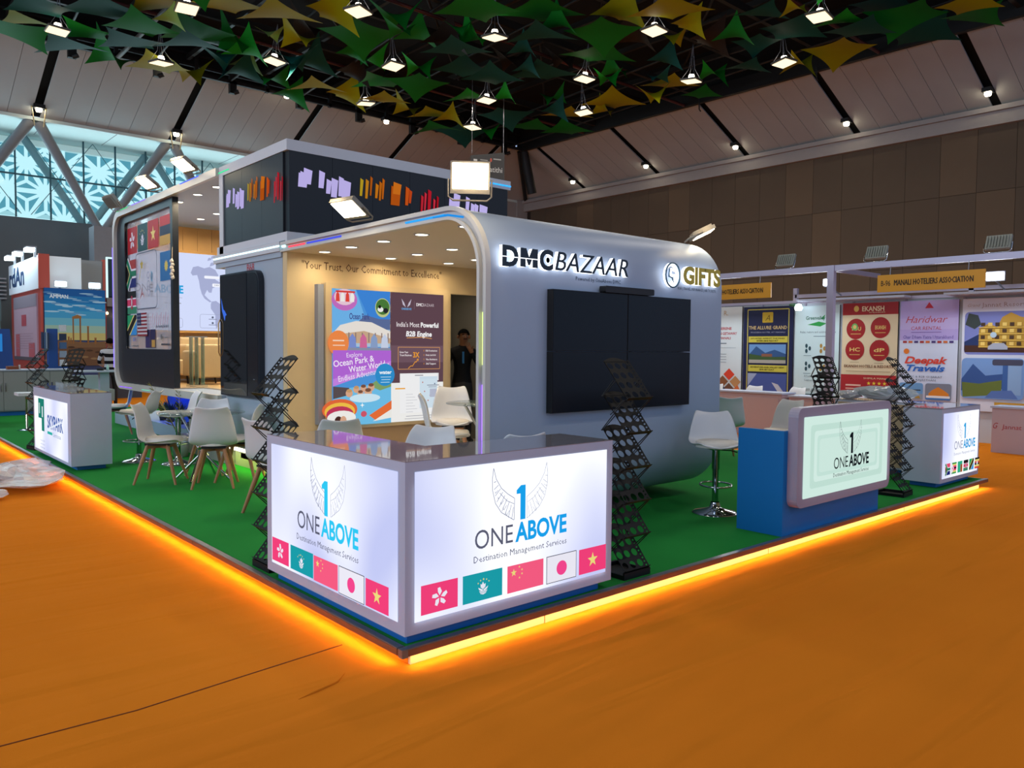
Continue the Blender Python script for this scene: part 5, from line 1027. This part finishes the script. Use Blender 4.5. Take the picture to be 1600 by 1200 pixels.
# booth desks and chairs
PKD=mat('pinkish_desk','#b9a2a8',.5)
def desk(x0,y0,x1,y1,z1,label,m=PKD):
    t=thing('booth_desk',label,'desk',((x0+x1)/2,(y0+y1)/2,-.1)); bx('body',(x0+.03,y0+.02,-.1),(x1-.02,y1-.02,z1-.03),m,t); bx('desk_top',(x0,y0,z1-.03),(x1,y1,z1),WHITE,t)
    bx('front_panel',(x0+.02,y0+.08,0),(x0+.03,y1-.08,z1-.1),mat('desk_front','#c4abad',.5),t); return t
desk(11.0,4.3,11.5,5.8,.70,'pinkish white desk in front of the navy poster'); desk(11.1,3.7,11.6,4.25,.66,'narrow pinkish desk beside the tall booth post'); desk(10.9,2.55,11.5,3.35,.68,'pale desk behind the black rack and blue desk')
desk(10.9,6.0,11.4,7.4,.74,'white desk next to the curved wall end in the first booth')
t=thing('booth_desk','long pale counter with red lettering at far right','desk',(11.9,.3,-.1)); bx('body',(11.76,-.9,-.1),(12.2,1.12,.60),mat('counter_pale','#c0aeb6',.5),t); bx('desk_top',(11.73,-.92,.60),(12.22,1.14,.63),WHITE,t); P=Print((11.76,1.12,-.1),-Y,Z,-X,off=.002); P.text('Jannat Resort',.14,.38,.07,'#b0444a',w=.6,shear=.1).text('G',.02,.38,.09,'#b0444a',w=.07,shear=.4); P.build('lettering',t)
place(ch0,12.0,5.6,180,'white chair behind the desk below the navy poster','booth chairs',-.1); place(ch0,12.1,4.75,170,'grey-shadowed chair below the green wellness poster','booth chairs',-.1); place(ch0,12.1,6.6,180,'white chair below the diamond-photo poster','booth chairs',-.1)
# plastic wrapped parcels
WRAP=mat('plastic_wrap','#c3ccd0',.18,spec=.6,alpha=.75)
def crumple(label,cat,loc,sx,sy,sz,seed,m,name='plastic_bag',nu=22,nv=12,amp=.22):
    rnd=random.Random(seed); vs=[];fs=[]
    ph=[(rnd.uniform(0,6),rnd.randint(2,7),rnd.randint(1,6)) for _ in range(7)]
    for i in range(nv+1):
        th=PI*i/nv
        for j in range(nu):
            a=2*PI*j/nu; r=1+sum(amp/3*math.sin(p+q*a+w_*th) for p,q,w_ in ph)*math.sin(th)+rnd.uniform(-.05,.05)
            z=max(-.0,math.cos(th)*.5+.5)*r
            vs.append((loc[0]+sx*r*math.sin(th)*math.cos(a)*.5,loc[1]+sy*r*math.sin(th)*math.sin(a)*.5,loc[2]+sz*max(0,z)*(1 if i<nv-1 else 0)))
    for i in range(nv):
        for j in range(nu): fs.append((i*nu+j,i*nu+(j+1)%nu,(i+1)*nu+(j+1)%nu,(i+1)*nu+j))
    return top(name,label,cat,MB().add(vs,fs,m,False),loc)
crumple('large crumpled clear plastic sheet lying on the orange carpet at the left','plastic bag',(-.42,7.35,-.098),.85,1.9,.17,3,mat('plastic_sheet','#d9cfcc',.2,spec=.6,alpha=.62,bump=.8,bscale=14),amp=.3)
crumple('small crumpled plastic scrap below the large sheet at the left edge','plastic bag',(-.86,6.35,-.098),.30,.5,.10,8,_M[('plastic_sheet',)],amp=.3)
crumple('black strap end poking from the crumpled plastic sheet','strap',(-.72,7.9,-.05),.10,.34,.10,5,BLK,'bag_strap',10,6)
crumple('plastic-wrapped parcel on the beige counter arm behind the blue desk','parcel',(7.82,1.10,.868),.34,.7,.17,11,WRAP,'wrapped_parcel')
crumple('smaller grey plastic bundle beside the wrapped parcel on the counter arm','parcel',(7.78,1.52,.868),.26,.30,.11,12,WRAP,'wrapped_parcel')
# plants in the blue recess
PL=mat('leaf_green','#3a5a22',.5); PL2=mat('leaf_yellow_green','#7d7a34',.5); PLD=mat('leaf_dark','#1a2c2a',.5)
def plant(x,y,z,h,n,m,label,seed,spread=.5,name='potted_plant'):
    t=thing(name,label,'plant',(x,y,z)); rnd=random.Random(seed)
    for k in range(n):
        a=2*PI*k/n+rnd.uniform(-.3,.3); s=rnd.uniform(.4,1)*spread; hh=h*rnd.uniform(.6,1); mb=MB(); pts=[]
        for q in range(5):
            f_=q/4; pts.append(Vector((x+math.cos(a)*s*h*f_**1.4,y+math.sin(a)*s*h*f_**1.4,z+.05+hh*(f_-.18*f_**3))))
        sd=Vector((-math.sin(a),math.cos(a),.3)).normalized(); wv=[.006,.018,.022,.014,.001]
        vs=[]
        for p,w_ in zip(pts,wv): vs+=[p+sd*w_,p-sd*w_]
        mb.add(vs,[(2*i,2*i+1,2*i+3,2*i+2) for i in range(4)],m); mb.build('leaf',t)
    MB().lathe([(0,0),(.05,0),(.065,.07),(.055,.07),(.05,.05),(0,.05)],mat('pot_dark','#22262c',.5),14,(x,y,z)).build('pot',t)
    return t
for k,(y,h_) in enumerate(((8.62,.34),(9.05,.4),(9.5,.36),(9.95,.42),(10.45,.45),(10.85,.38))):
    plant(2.3,y,.2,h_,18,PLD if k<5 else PL,['bladed plant nearest the steps in the blue-lit recess','second bladed plant from the steps in the blue-lit recess','dark bladed plant in the middle of the blue-lit recess','dark bladed plant left of the middle in the blue-lit recess','spiky plant glowing blue below the flag window','leftmost bladed plant below the flag window'][k],k+3)
palm=thing('palm_frond_plant','pointed yellow-green palm leaves rising behind the round glass table','plant',(1.35,7.1,0))
palm.location=(1.5,7.6,0)
for a,(tx,ty,tz) in enumerate(((1.24,8.05,.98),(1.36,8.2,.80),(1.62,8.0,.86))):
    b0=Vector((1.5,7.6,.22)); tip=Vector((tx,ty,tz)); d=(tip-b0); MB().tube([b0,b0+d*.5+Vector((0,0,.05)),tip],[.008,.006,.002],PL2,5).build('stem',palm)
    for k in range(9):
        q=b0+d*(.25+.08*k)+Vector((0,0,.03)); 
        for sd_ in (-1,1):
            w_=(d.normalized()*.6+Vector((.55,.45,.1))*sd_).normalized()*(.15-.008*k); n_=Vector((0,0,.010))
            MB().add([q,q+w_*.5+n_,q+w_,q+w_*.5-n_],[(0,1,2,3)],PL2).build('leaf',palm)
MB().lathe([(0,0),(.09,0),(.12,.26),(.1,.26),(.08,.2),(0,.2)],mat('pot_white','#b8b8b8',.5),16,(1.5,7.6,0)).build('pot',palm)
# upper lounge furniture
LEA=mat('cream_leather','#cbb48c',.5,bump=.15,bscale=20)
sf=thing('sofa','cream leather sofa under the map screen','sofa',(3.3,10.4,.87))
for nm,a,b_ in (('seat',(2.5,9.95,1.02),(4.3,10.6,1.30)),('backrest',(2.5,10.55,1.02),(4.3,10.8,1.62)),('armrest',(2.38,9.95,.98),(2.52,10.75,1.5)),('armrest',(4.28,9.95,.98),(4.42,10.75,1.5))):
    o=bx(nm,a,b_,LEA,sf); m=o.modifiers.new('b','BEVEL'); m.width=.04; m.segments=3
for x in (2.5,4.3):
    for y in (10.0,10.7): MB().tube([(x,y,1.02),(x,y,.87)],.018,BLK,6).build('leg',sf)
ac=thing('armchair','cream leather armchair seen from behind its flat back in the upper lounge','armchair',(2.6,9.2,.87))
for nm,a,b_ in (('backrest',(2.28,9.1,.98),(2.74,9.22,1.50)),('seat',(2.3,9.22,1.0),(2.74,9.7,1.25)),('armrest',(2.24,9.15,1.0),(2.32,9.7,1.4)),('armrest',(2.72,9.15,1.0),(2.8,9.7,1.4))):
    o=bx(nm,a,b_,LEA,ac); m=o.modifiers.new('b','BEVEL'); m.width=.03; m.segments=3
for x,y in ((2.3,9.15),(2.74,9.15),(2.3,9.65),(2.74,9.65)): MB().tube([(x,y,1.0),(x+.01,y-.01,.87)],.014,BLK,6).build('leg',ac)
ac2=thing('armchair','second cream armchair mostly hidden by the window frame in the upper lounge','armchair',(2.1,10.1,.87))
for nm,a,b_ in (('backrest',(1.9,9.9,.98),(2.02,10.4,1.6)),('seat',(2.02,9.9,1.0),(2.34,10.4,1.25))):
    o=bx(nm,a,b_,LEA,ac2); m=o.modifiers.new('b','BEVEL'); m.width=.03; m.segments=3
for x,y in ((1.94,9.95),(2.28,9.95),(1.94,10.35),(2.28,10.35)): MB().tube([(x,y,1.0),(x,y,.87)],.014,BLK,6).build('leg',ac2)
gd=thing('folded_glass_door','pale green glass door leaf standing in the upper lounge opening','door',(2.0,8.7,.87))
for k,x in enumerate((2.02,2.10,2.19)): bx('glass_leaf',(x,8.62,.90),(x+.012,8.74,1.60),glassm('green_glass','#8fae98',.6),gd)
bx('rail',(1.98,8.6,.871),(2.24,8.76,.90),CHROME,gd); bx('rail',(1.98,8.6,1.60),(2.24,8.76,1.615),CHROME,gd)
t=thing('garland','string of small white bulbs tied to the window frame edge','garland',(1.66,8.18+.17,2.5))
for k in range(6): 
    c_=(1.655+.012*(k%2),8.345,2.66-.045*k); MB().lathe([(0,-.03),(.022,-.018),(.03,0),(.02,.02),(.006,.035)],mat('garlic_white','#d9cdbb',.5),10,c_).build('bulb',t)
MB().tube([(1.67,8.35,2.86),(1.66,8.345,2.66),(1.66,8.345,2.4)],.004,mat('string','#c9b795',.7),5).build('string',t)
# ================================================================ far left booths
RDM=mat('booth_red','#a8453a',.5); 
jt=thing('booth_tower','white and red booth tower with dark blue rdAn lettering at far left','booth',(2.8,23.3,-.1))
bx('tower_body',(2.36,21.1,2.98),(3.4,25.4,3.86),mat('tower_white','#cfdce8',.5,emis=.12),jt); bx('red_edge',(2.36,21.04,2.98),(2.62,21.1,3.9),RDM,jt)
bx('red_frame',(2.40,21.06,-.1),(2.46,25.3,2.98),RDM,jt); bx('poster_panel',(2.36,21.4,1.02),(2.40,24.7,2.86),mat('pink_poster','#b9a2b4',.5),jt)
P=Print((2.36,25.4,2.98),-Y,Z,-X,off=.004); P.text('rdAn',.1,.22,.52,'#27446e',w=2.3,bold=.035); P.build('lettering',jt)
P=Print((2.36,24.7,1.02),-Y,Z,-X,off=.004); P.rect(0,1.5,3.3,1.84,'#8f8a9a').rect(1.2,.98,1.9,1.3,'#b0505e').rect(.3,.1,.9,.75,'#b8616c').rect(2.2,.1,3.0,.5,'#b8616c')
for k in range(7): P.rect(.4+.2*(k%3),.75-.07*k,2.8-.3*(k%2),.765-.07*k,'#a58898')
P.rect(0,0,3.3,.1,'#5a5560'); P.build('printed_graphic',jt)
mu=thing('mural_wall','large blue sky mural of temple columns titled AMMAN','mural',(3.17,21.0,-.1)); bx('board',(2.47,21.03,-.1),(3.98,21.1,3.0),mat('mural_edge','#2a3c6a',.5),mu)
P=Print((2.48,21.03,.9),X,Z,-Y,off=.003,e=.55)
cols=['#2a5fa0','#2f78b4','#3a8cc2','#4a9cc8','#6fb0c4','#9ab8a8','#c0b070']
for k in range(7): P.rect(0,2.1-.2*(k+1)-.1*0,1.49,2.1-.2*k,cols[k])
for k in range(26):
    rx=.12+.08*((k*7)%5)/5; P.ell(.08+1.36*((k*37)%29)/29,1.98-.62*((k*13)%17)/17,rx,.012+.014*((k*5)%4)/3,'#a9cbe2' if k%3 else '#6f9cc4',12)
P.rect(0,0,1.49,.62,'#6a4c3a').poly([(0,.62),(.5,.70),(1.0,.64),(1.49,.68),(1.49,.5),(0,.5)],'#7a5a42')
for k in range(12): P.ell(.06+1.35*((k*11)%12)/12,.15+.4*((k*5)%9)/9,.09,.03,'#4f3a2e' if k%2 else '#8a6a4c',8)
for x,w_,h_ in ((.66,.035,.98),(.83,.04,1.0),(1.02,.045,.66),(.44,.035,.34),(.54,.04,.25),(1.2,.05,.22),(.6,.03,.2)): P.rect(x,.6,x+w_,.6+h_*.72,'#8a5d3a'); P.rect(x-.008,.6+h_*.72,x+w_+.008,.62+h_*.72,'#a5764a')
P.poly([(.65,1.28),(.88,1.3),(.88,1.36),(.78,1.40),(.65,1.34)],'#9a6c44')
P.text('AMMAN',.12,1.83,.10,'#e8f0f6',w=.44,bold=.03); P.build('mural_print',mu)
for x in (2.85,3.68):
    t=thing('mural_lamp','glaring white lamp over the %s half of the AMMAN mural'%('left' if x<3 else 'right'),'lamp',(x,20.9,3.04)); MB().box((x-.13,20.84,3.05),(x+.13,20.9,3.17),em('#d9fbff',14)).build('lens',t); MB().box((x-.15,20.9,3.02),(x+.15,20.94,3.2),GREYM).build('housing',t); MB().box((x-.02,20.94,3.0),(x+.02,21.06,3.04),GREYM).build('arm',t)
for k,(y,z_) in enumerate(((21.3,3.95),(23.0,3.98),(24.2,3.95))):
    t=thing('tower_lamp',['glaring round lamp above the right corner of the rdAn tower','middle lamp above the rdAn tower lettering','leftmost lamp above the rdAn tower lettering'][k],'lamp',(2.25,y,z_)); MB().box((2.1,y-.18,z_),(2.3,y+.18,z_+.1),em('#d9fbff',12)).build('lens',t); MB().box((2.1,y-.2,z_+.1),(2.34,y+.2,z_+.14),GREYM).build('housing',t); MB().box((2.3,y-.02,z_-.14),(2.36,y+.02,z_+.12),GREYM).build('arm',t)
area('tower_lamp_light',(2.0,23,4.0),(0,R(-30),0),.3,3,30,(.85,1,1)); area('mural_lamp_light',(3.2,20.5,3.2),(R(-25),0,0),1.4,.2,14,(.85,1,1))
ow=thing('booth_wall','grey upper booth wall with thin red edge behind the AMMAN mural','booth',(3.8,22,-.1)); bx('upper_panel',(3.36,22.0,2.6),(4.16,22.1,3.9),mat('grey_booth_panel','#7d858c',.6),ow); bx('red_edge',(4.16,21.98,-.1),(4.24,22.12,3.95),RDM,ow); bx('lower_panel',(3.4,22.0,-.1),(4.16,22.1,2.6),mat('slate_panel','#3c4658',.6),ow); bx('dark_panel',(4.24,22.02,-.1),(5.2,22.1,2.9),_M[('slate_panel',)],ow)
fr=thing('glass_showcase','dark glass panel in a glowing white frame left of the flag window','booth',(4.5,21.9,2.9)); bx('panel',(4.27,21.92,2.9),(4.75,21.98,4.0),mat('dark_green_glass','#10262c',.2),fr); bx('frame_bar',(4.24,21.9,2.85),(4.28,21.98,4.02),em('#d0f4f8',1.2),fr); bx('frame_bar',(4.24,21.9,3.98),(4.78,21.98,4.03),em('#d0f4f8',1.2),fr); bx('frame_bar',(4.24,21.88,2.6),(5.0,21.98,2.85),GREYC,fr)
for k,(x,z_) in enumerate(((4.25,2.35),(4.45,2.28))):
    t=thing('pendant_bulb','small warm pendant bulb %s the flag window'%('further left of' if k==0 else 'right next to'),'lamp',(x,21.93,z_)); MB().lathe([(0,0),(.035,.03),(.035,.07),(0,.1)],em('#ffc98a',6),10,(x,21.93,z_)).build('bulb',t); MB().tube([(x,21.93,z_+.1),(x,21.93,2.6)],.005,BLK,4).build('cord',t)
KB=mat('kiosk_blue','#1d4a94',.45)
kk=thing('brochure_kiosk','tall blue L-shaped kiosk holding brochures behind the left white counter','kiosk',(2.05,17.5,-.1)); fix(MB().prism([(1.86,.92),(1.86,1.84),(2.05,1.84),(2.05,.98),(2.32,.98),(2.32,-.1),(2.22,-.1),(2.22,.88),(1.95,.88)],Matrix(((1,0,0,0),(0,0,-1,17.6),(0,1,0,0),(0,0,0,1))),.2,KB).build('frame',kk)); bx('base',(1.9,17.35,-.1),(2.4,17.65,-.07),KB,kk)
BRO=[mat('brochure_%d'%i,c,.5) for i,c in enumerate(('#22314e','#3f5f8a','#8a9ab0','#c8ccd4'))]
for k in range(4): bx('brochure_pocket',(1.72+.035*k,17.3,1.38+.0*k),(1.75+.035*k,17.44,1.76-.02*(k%2)),BRO[k%3],kk)
for k in range(5): bx('brochure_pocket',(2.08,17.35,.98+.2*k),(2.22,17.42,1.13+.2*k),BRO[(k*3+3)%4],kk)
GCB=mat('grey_cabinet','#8b8c8c',.5)
gc=thing('storage_cabinet','long grey cupboard counter with two doors at the back left of the platform','cabinet',(1.2,16.1,0)); bx('body',(.30,15.85,.09),(2.0,16.4,.93),GCB,gc); bx('cabinet_top',(.27,15.82,.93),(2.03,16.42,.955),WHITE,gc); bx('plinth',(.34,15.9,0),(1.96,16.36,.09),BLUE,gc)
for k in range(4): d_=bx('door',(.32+.42*k,15.835,.11),(.73+.42*k,15.85,.91),GCB,gc); MB().box(((.69 if k%2==0 else .35)+.42*k-.01,15.82,.5),((.69 if k%2==0 else .35)+.42*k+.01,15.835,.68),CHROME).build('handle',d_)
g2=thing('storage_cabinet','grey cupboard end cut by the left picture edge','cabinet',(.12,13.4,0)); bx('body',(.06,13.1,.05),(.19,14.2,.92),GCB,g2); bx('cabinet_top',(.05,13.05,.92),(.2,14.22,.94),WHITE,g2); bx('plinth',(.08,13.15,0),(.17,14.1,.05),BLUE,g2)
top('cardboard_tray','small brown tray box on the grey cupboard counter','box',MB().box((.82,15.9,.956),(1.02,16.1,1.02),mat('brown_tray','#7a3f24',.6)).box((1.03,15.95,.956),(1.06,15.98,1.05),mat('bottle_white','#c9cccc',.4)),(.92,16,.956))
wt=thing('white_table','white flat-topped table with square leg beside the standing person','table',(2.95,17.1,-.1)); bx('table_top',(2.3,16.9,.84),(3.4,17.4,.88),WHITE,wt); bx('leg',(2.84,17.05,-.1),(3.04,17.2,.84),WHITE,wt); bx('foot',(2.7,17.0,-.1),(3.15,17.3,-.07),WHITE,wt)
top('black_dish','small black dish on the white table','dish',MB().lathe([(0,0),(.07,0),(.09,.05),(.08,.05),(.06,.01),(0,.01)],BLACK,14,(2.85,17.05,.881)),(2.85,17.05,.881))
top('spray_bottle','little pale green bottle on the white table','bottle',MB().lathe([(0,0),(.03,0),(.03,.09),(.01,.11),(.01,.14),(0,.14)],mat('pale_green_bottle','#9fd0c0',.3),12,(3.02,17.1,.881)),(3.02,17.1,.881))
bn=thing('bench_seat','pale upholstered bench behind the white table','bench',(3.0,18.2,-.1)); bx('seat',(2.6,18.0,.1),(3.4,18.5,.38),mat('pale_teal_fabric','#8fa9ac',.7),bn); bx('backrest',(2.6,18.45,.38),(3.4,18.6,.72),_M[('pale_teal_fabric',)],bn); bx('base',(2.65,18.05,-.1),(3.35,18.45,.1),WHITE,bn)
bk=thing('screen_kiosk','slanted blue kiosk with small screen at the far left edge','kiosk',(1.25,19,-.1)); MB().prism([(.9,.7),(1.44,.7),(1.36,1.84),(.9,1.84)],Matrix(((1,0,0,0),(0,0,-1,19.1),(0,1,0,0),(0,0,0,1))),.1,KB).build('panel',bk); bx('screen',(1.0,18.985,1.3),(1.2,18.999,1.72),em('#2f88d8',.8),bk); bx('base',(1.0,18.95,-.1),(1.4,19.2,.7),KB,bk)
fb=thing('distant_booth','pale distant booth wall with rows of lights at the far left','booth',(1.2,26.4,-.1)); bx('back_panel',(-1,26.6,-.1),(2.3,26.7,2.2),mat('pale_blue_booth','#6f9098',.6),fb); bx('header_panel',(-1,26.45,2.2),(2.3,26.6,2.9),mat('pale_header_blue','#5d777f',.6),fb)
for k in range(3): bx('counter',(1.2+.4*k,26.2,-.1),(1.5+.4*k,26.5,.9),[KB,RDM,WHITE][k],fb)
for k in range(6): bx('louver',(1.3,27.38,2.95+.13*k),(2.6,27.45,3.0+.13*k),GREYM,fb)
top('white_stool_far','white seat shell beside the edge-on rack at the left','stool',MB().box((.42,12.3,.60),(.72,12.7,.65),PLAST).lathe([(0,.6),(.02,.6),(.02,.03),(.16,0),(0,0)],CHROME,14,(.57,12.5,0)),(.57,12.5,0))
# ================================================================ people
SKIN=mat('skin','#8a5a3e',.55); HAIR=mat('black_hair','#060505',.95,spec=.1); JACK=mat('black_jacket','#0b0c12',.7,spec=.2); TRO=mat('dark_trousers','#15161c',.7)
def person(name,label,loc,rz,H,jmat,lh,rh,pose_head=(0,0),stripes=False,lean=0):
    t=thing(name,label,'person',loc,R(rz)); k=H/1.72
    V=[];E=[];Rr=[]
    def v(p,r): V.append(Vector(p)*k); Rr.append(r*k); return len(V)-1
    def e(a,b): E.append((a,b))
    pel=v((0,0,.95),.135); w1=v((0,-.005,1.08),.13); ch=v((0,-.005+lean*.3,1.24),.15); up=v((0,.0+lean*.5,1.38),.13); nk=v((0,-.005+lean*.7,1.47),.058); n2=v((0,-.015+lean*.8,1.51),.055)
    hx,hy=pose_head; jw=v((hx*.5,-.03+lean+hy*.5,1.555),.072); hd=v((hx,-.02+lean+hy,1.62),.088); tp=v((hx,-.01+lean+hy,1.685),.065)
    for a,b in ((pel,w1),(w1,ch),(ch,up),(up,nk),(nk,n2),(n2,jw),(jw,hd),(hd,tp)): e(a,b)
    for s,(el,wr,fd) in ((-1,lh),(1,rh)):
        sh=v((s*.17,lean*.5,1.385),.068); e(up,sh); a1=v(el,.047); m0=v((Vector((s*.185,lean*.5,1.36))+Vector(el))/2,.055); e(sh,m0); e(m0,a1)
        m1=v((Vector(el)*.5+Vector(wr)*.5),.042); e(a1,m1); w_=v(wr,.028); e(m1,w_)
        fdv=Vector(fd).normalized(); side=fdv.cross(Vector((0,-1,0))).normalized() if abs(fdv.y)<.9 else Vector((1,0,0)); pm=v(Vector(wr)+fdv*.06,.033); e(w_,pm)
        for q,(o,l) in enumerate(((-.028,.07),(-.009,.08),(.010,.075),(.028,.06))):
            b0=Vector(wr)+fdv*.09+side*o; f1=v(b0,.0095); f2=v(b0+fdv*l*.5+Vector((0,-.008,0)),.0085); f3=v(b0+fdv*l+Vector((0,-.025,0)),.007); e(pm,f1); e(f1,f2); e(f2,f3)
        th1=v(Vector(wr)+fdv*.035+side*(.042),.011); th2=v(Vector(wr)+fdv*.075+side*.062+Vector((0,-.015,0)),.009); e(w_,th1); e(th1,th2)
    for s in (-1,1):
        hp=v((s*.09,0,.88),.10); kn=v((s*.10,-.02,.50),.062); cf=v((s*.105,.01,.32),.058); an=v((s*.11,.01,.09),.042); hl=v((s*.11,.0,.045),.045); toe=v((s*.125,-.15,.035),.036)
        for a,b in ((pel,hp),(hp,kn),(kn,cf),(cf,an),(an,hl),(hl,toe)): e(a,b)
    me=bpy.data.meshes.new('body'); me.from_pydata(V,E,[]); o=link('body',me,t)
    m=o.modifiers.new('k','SKIN'); m.use_smooth_shade=True
    for i,sv in enumerate(me.skin_vertices[0].data): sv.radius=(Rr[i],Rr[i]*(.72 if i in (pel,w1,ch,up) else 1)); sv.use_root=(i==pel)
    m2=o.modifiers.new('s','SUBSURF'); m2.levels=1; bpy.context.view_layer.update(); bake(o)
    WHT=mat('stripe_white','#b9bcc2',.7); SHOE=mat('black_shoe','#08080a',.4)
    for mm in (SKIN,jmat,TRO,WHT,SHOE): o.data.materials.append(mm)
    wl,wr_=Vector(lh[1])*k,Vector(rh[1])*k
    for p in o.data.polygons:
        c=p.center; z=c.z/k; i=1
        if z>1.475 and abs(c.x)<.13*k: i=0
        elif z<.07: i=4
        elif z<.93 and abs(c.x)<.24*k and (c-wl).length>.2*k and (c-wr_).length>.2*k: i=2
        elif z<.93: i=2
        if i!=0 and z>.6:
            for ww,(el,_,fd) in ((wl,lh),(wr_,rh)):
                dd=(c-ww).dot(Vector(fd).normalized()); pp=((c-ww)-Vector(fd).normalized()*dd).length
                if -.01*k<dd<.2*k and pp<.085*k and c.y<-.10*k+(.3 if z<1.2 else 0): i=0
        if stripes and i==1 and int(z*11)%2: i=3
        p.material_index=i
    hc=Vector((hx,-.02+lean+hy,1.625))*k
    # hair cap, ears, face
    mb=MB(); n=14; vs=[];fs=[]
    for a in range(7):
        th=.02+1.45*a/6
        for j in range(n):
            ph=2*PI*j/n; back=.5+.5*math.sin(ph); tt=th*(.72+.55*back); vs.append(hc+Vector((.094*math.sin(tt)*math.cos(ph),.104*math.sin(tt)*math.sin(ph)+.008,.112*math.cos(tt)))*k)
    fs=[(a*n+j,a*n+(j+1)%n,(a+1)*n+(j+1)%n,(a+1)*n+j) for a in range(6) for j in range(n)]+[tuple(range(n))]
    h_=mb.add(vs,fs,HAIR,True).build('hair',t,world=False)
    for s in (-1,1):
        MB().lathe([(0,-.028),(.014,-.015),(.018,.005),(.010,.026),(0,.03)],SKIN,8,tuple(hc+Vector((s*.09,.01,-.015))*k)).build('ear',t,world=False)
        MB().lathe([(0,-.008),(.012,-.003),(.012,.003),(0,.008)],mat('eye_white','#c9c4bc',.3),10,tuple(hc+Vector((s*.034,-.083,.0))*k)).build('eye',t,world=False)
        MB().lathe([(0,-.006),(.006,-.002),(.006,.002),(0,.006)],HAIR,8,tuple(hc+Vector((s*.034,-.092,.0))*k)).build('pupil',t,world=False)
        MB().tube([hc+Vector((s*.018,-.09,.022))*k,hc+Vector((s*.05,-.082,.024))*k],.005,HAIR,5).build('eyebrow',t,world=False)
    MB().tube([hc+Vector((0,-.086,.01))*k,hc+Vector((0,-.105,-.022))*k,hc+Vector((0,-.088,-.03))*k],[.006,.014,.010],SKIN,8).build('nose',t,world=False)
    MB().tube([hc+Vector((-.024,-.083,-.052))*k,hc+Vector((0,-.092,-.05))*k,hc+Vector((.024,-.083,-.052))*k],.006,mat('lips','#6e3a30',.5),6).build('mouth',t,world=False)
    MB().tube([hc+Vector((-.03,-.082,-.042))*k,hc+Vector((0,-.093,-.040))*k,hc+Vector((.03,-.082,-.042))*k],.004,HAIR,5).build('moustache',t,world=False)
    return t
p1=person('person','man in black jacket in the dark doorway, hand at his chin',(4.52,5.42,.165),-22,1.56,JACK,((-.26,.02,1.13),(-.25,-.08,.88),(0,-.1,-1)),((.26,-.10,1.14),(.09,-.185,1.385),(-.42,.06,.9)),(.01,-.01),lean=-.03)
p1.location=(4.57,5.45,.165)
MB().box((-.03,-.128,1.10),(-.005,-.116,1.26),mat('blue_lanyard','#1f6fae',.5)).build('lanyard',p1,world=False)
p2=person('person','person in striped black and white jacket seen from behind by the white table',(3.46,18.6,-.1),170,1.74,JACK,((-.25,-.04,1.12),(-.16,-.20,1.02),(.6,-.8,0)),((.25,-.04,1.12),(.16,-.20,1.02),(-.6,-.8,0)),stripes=True)
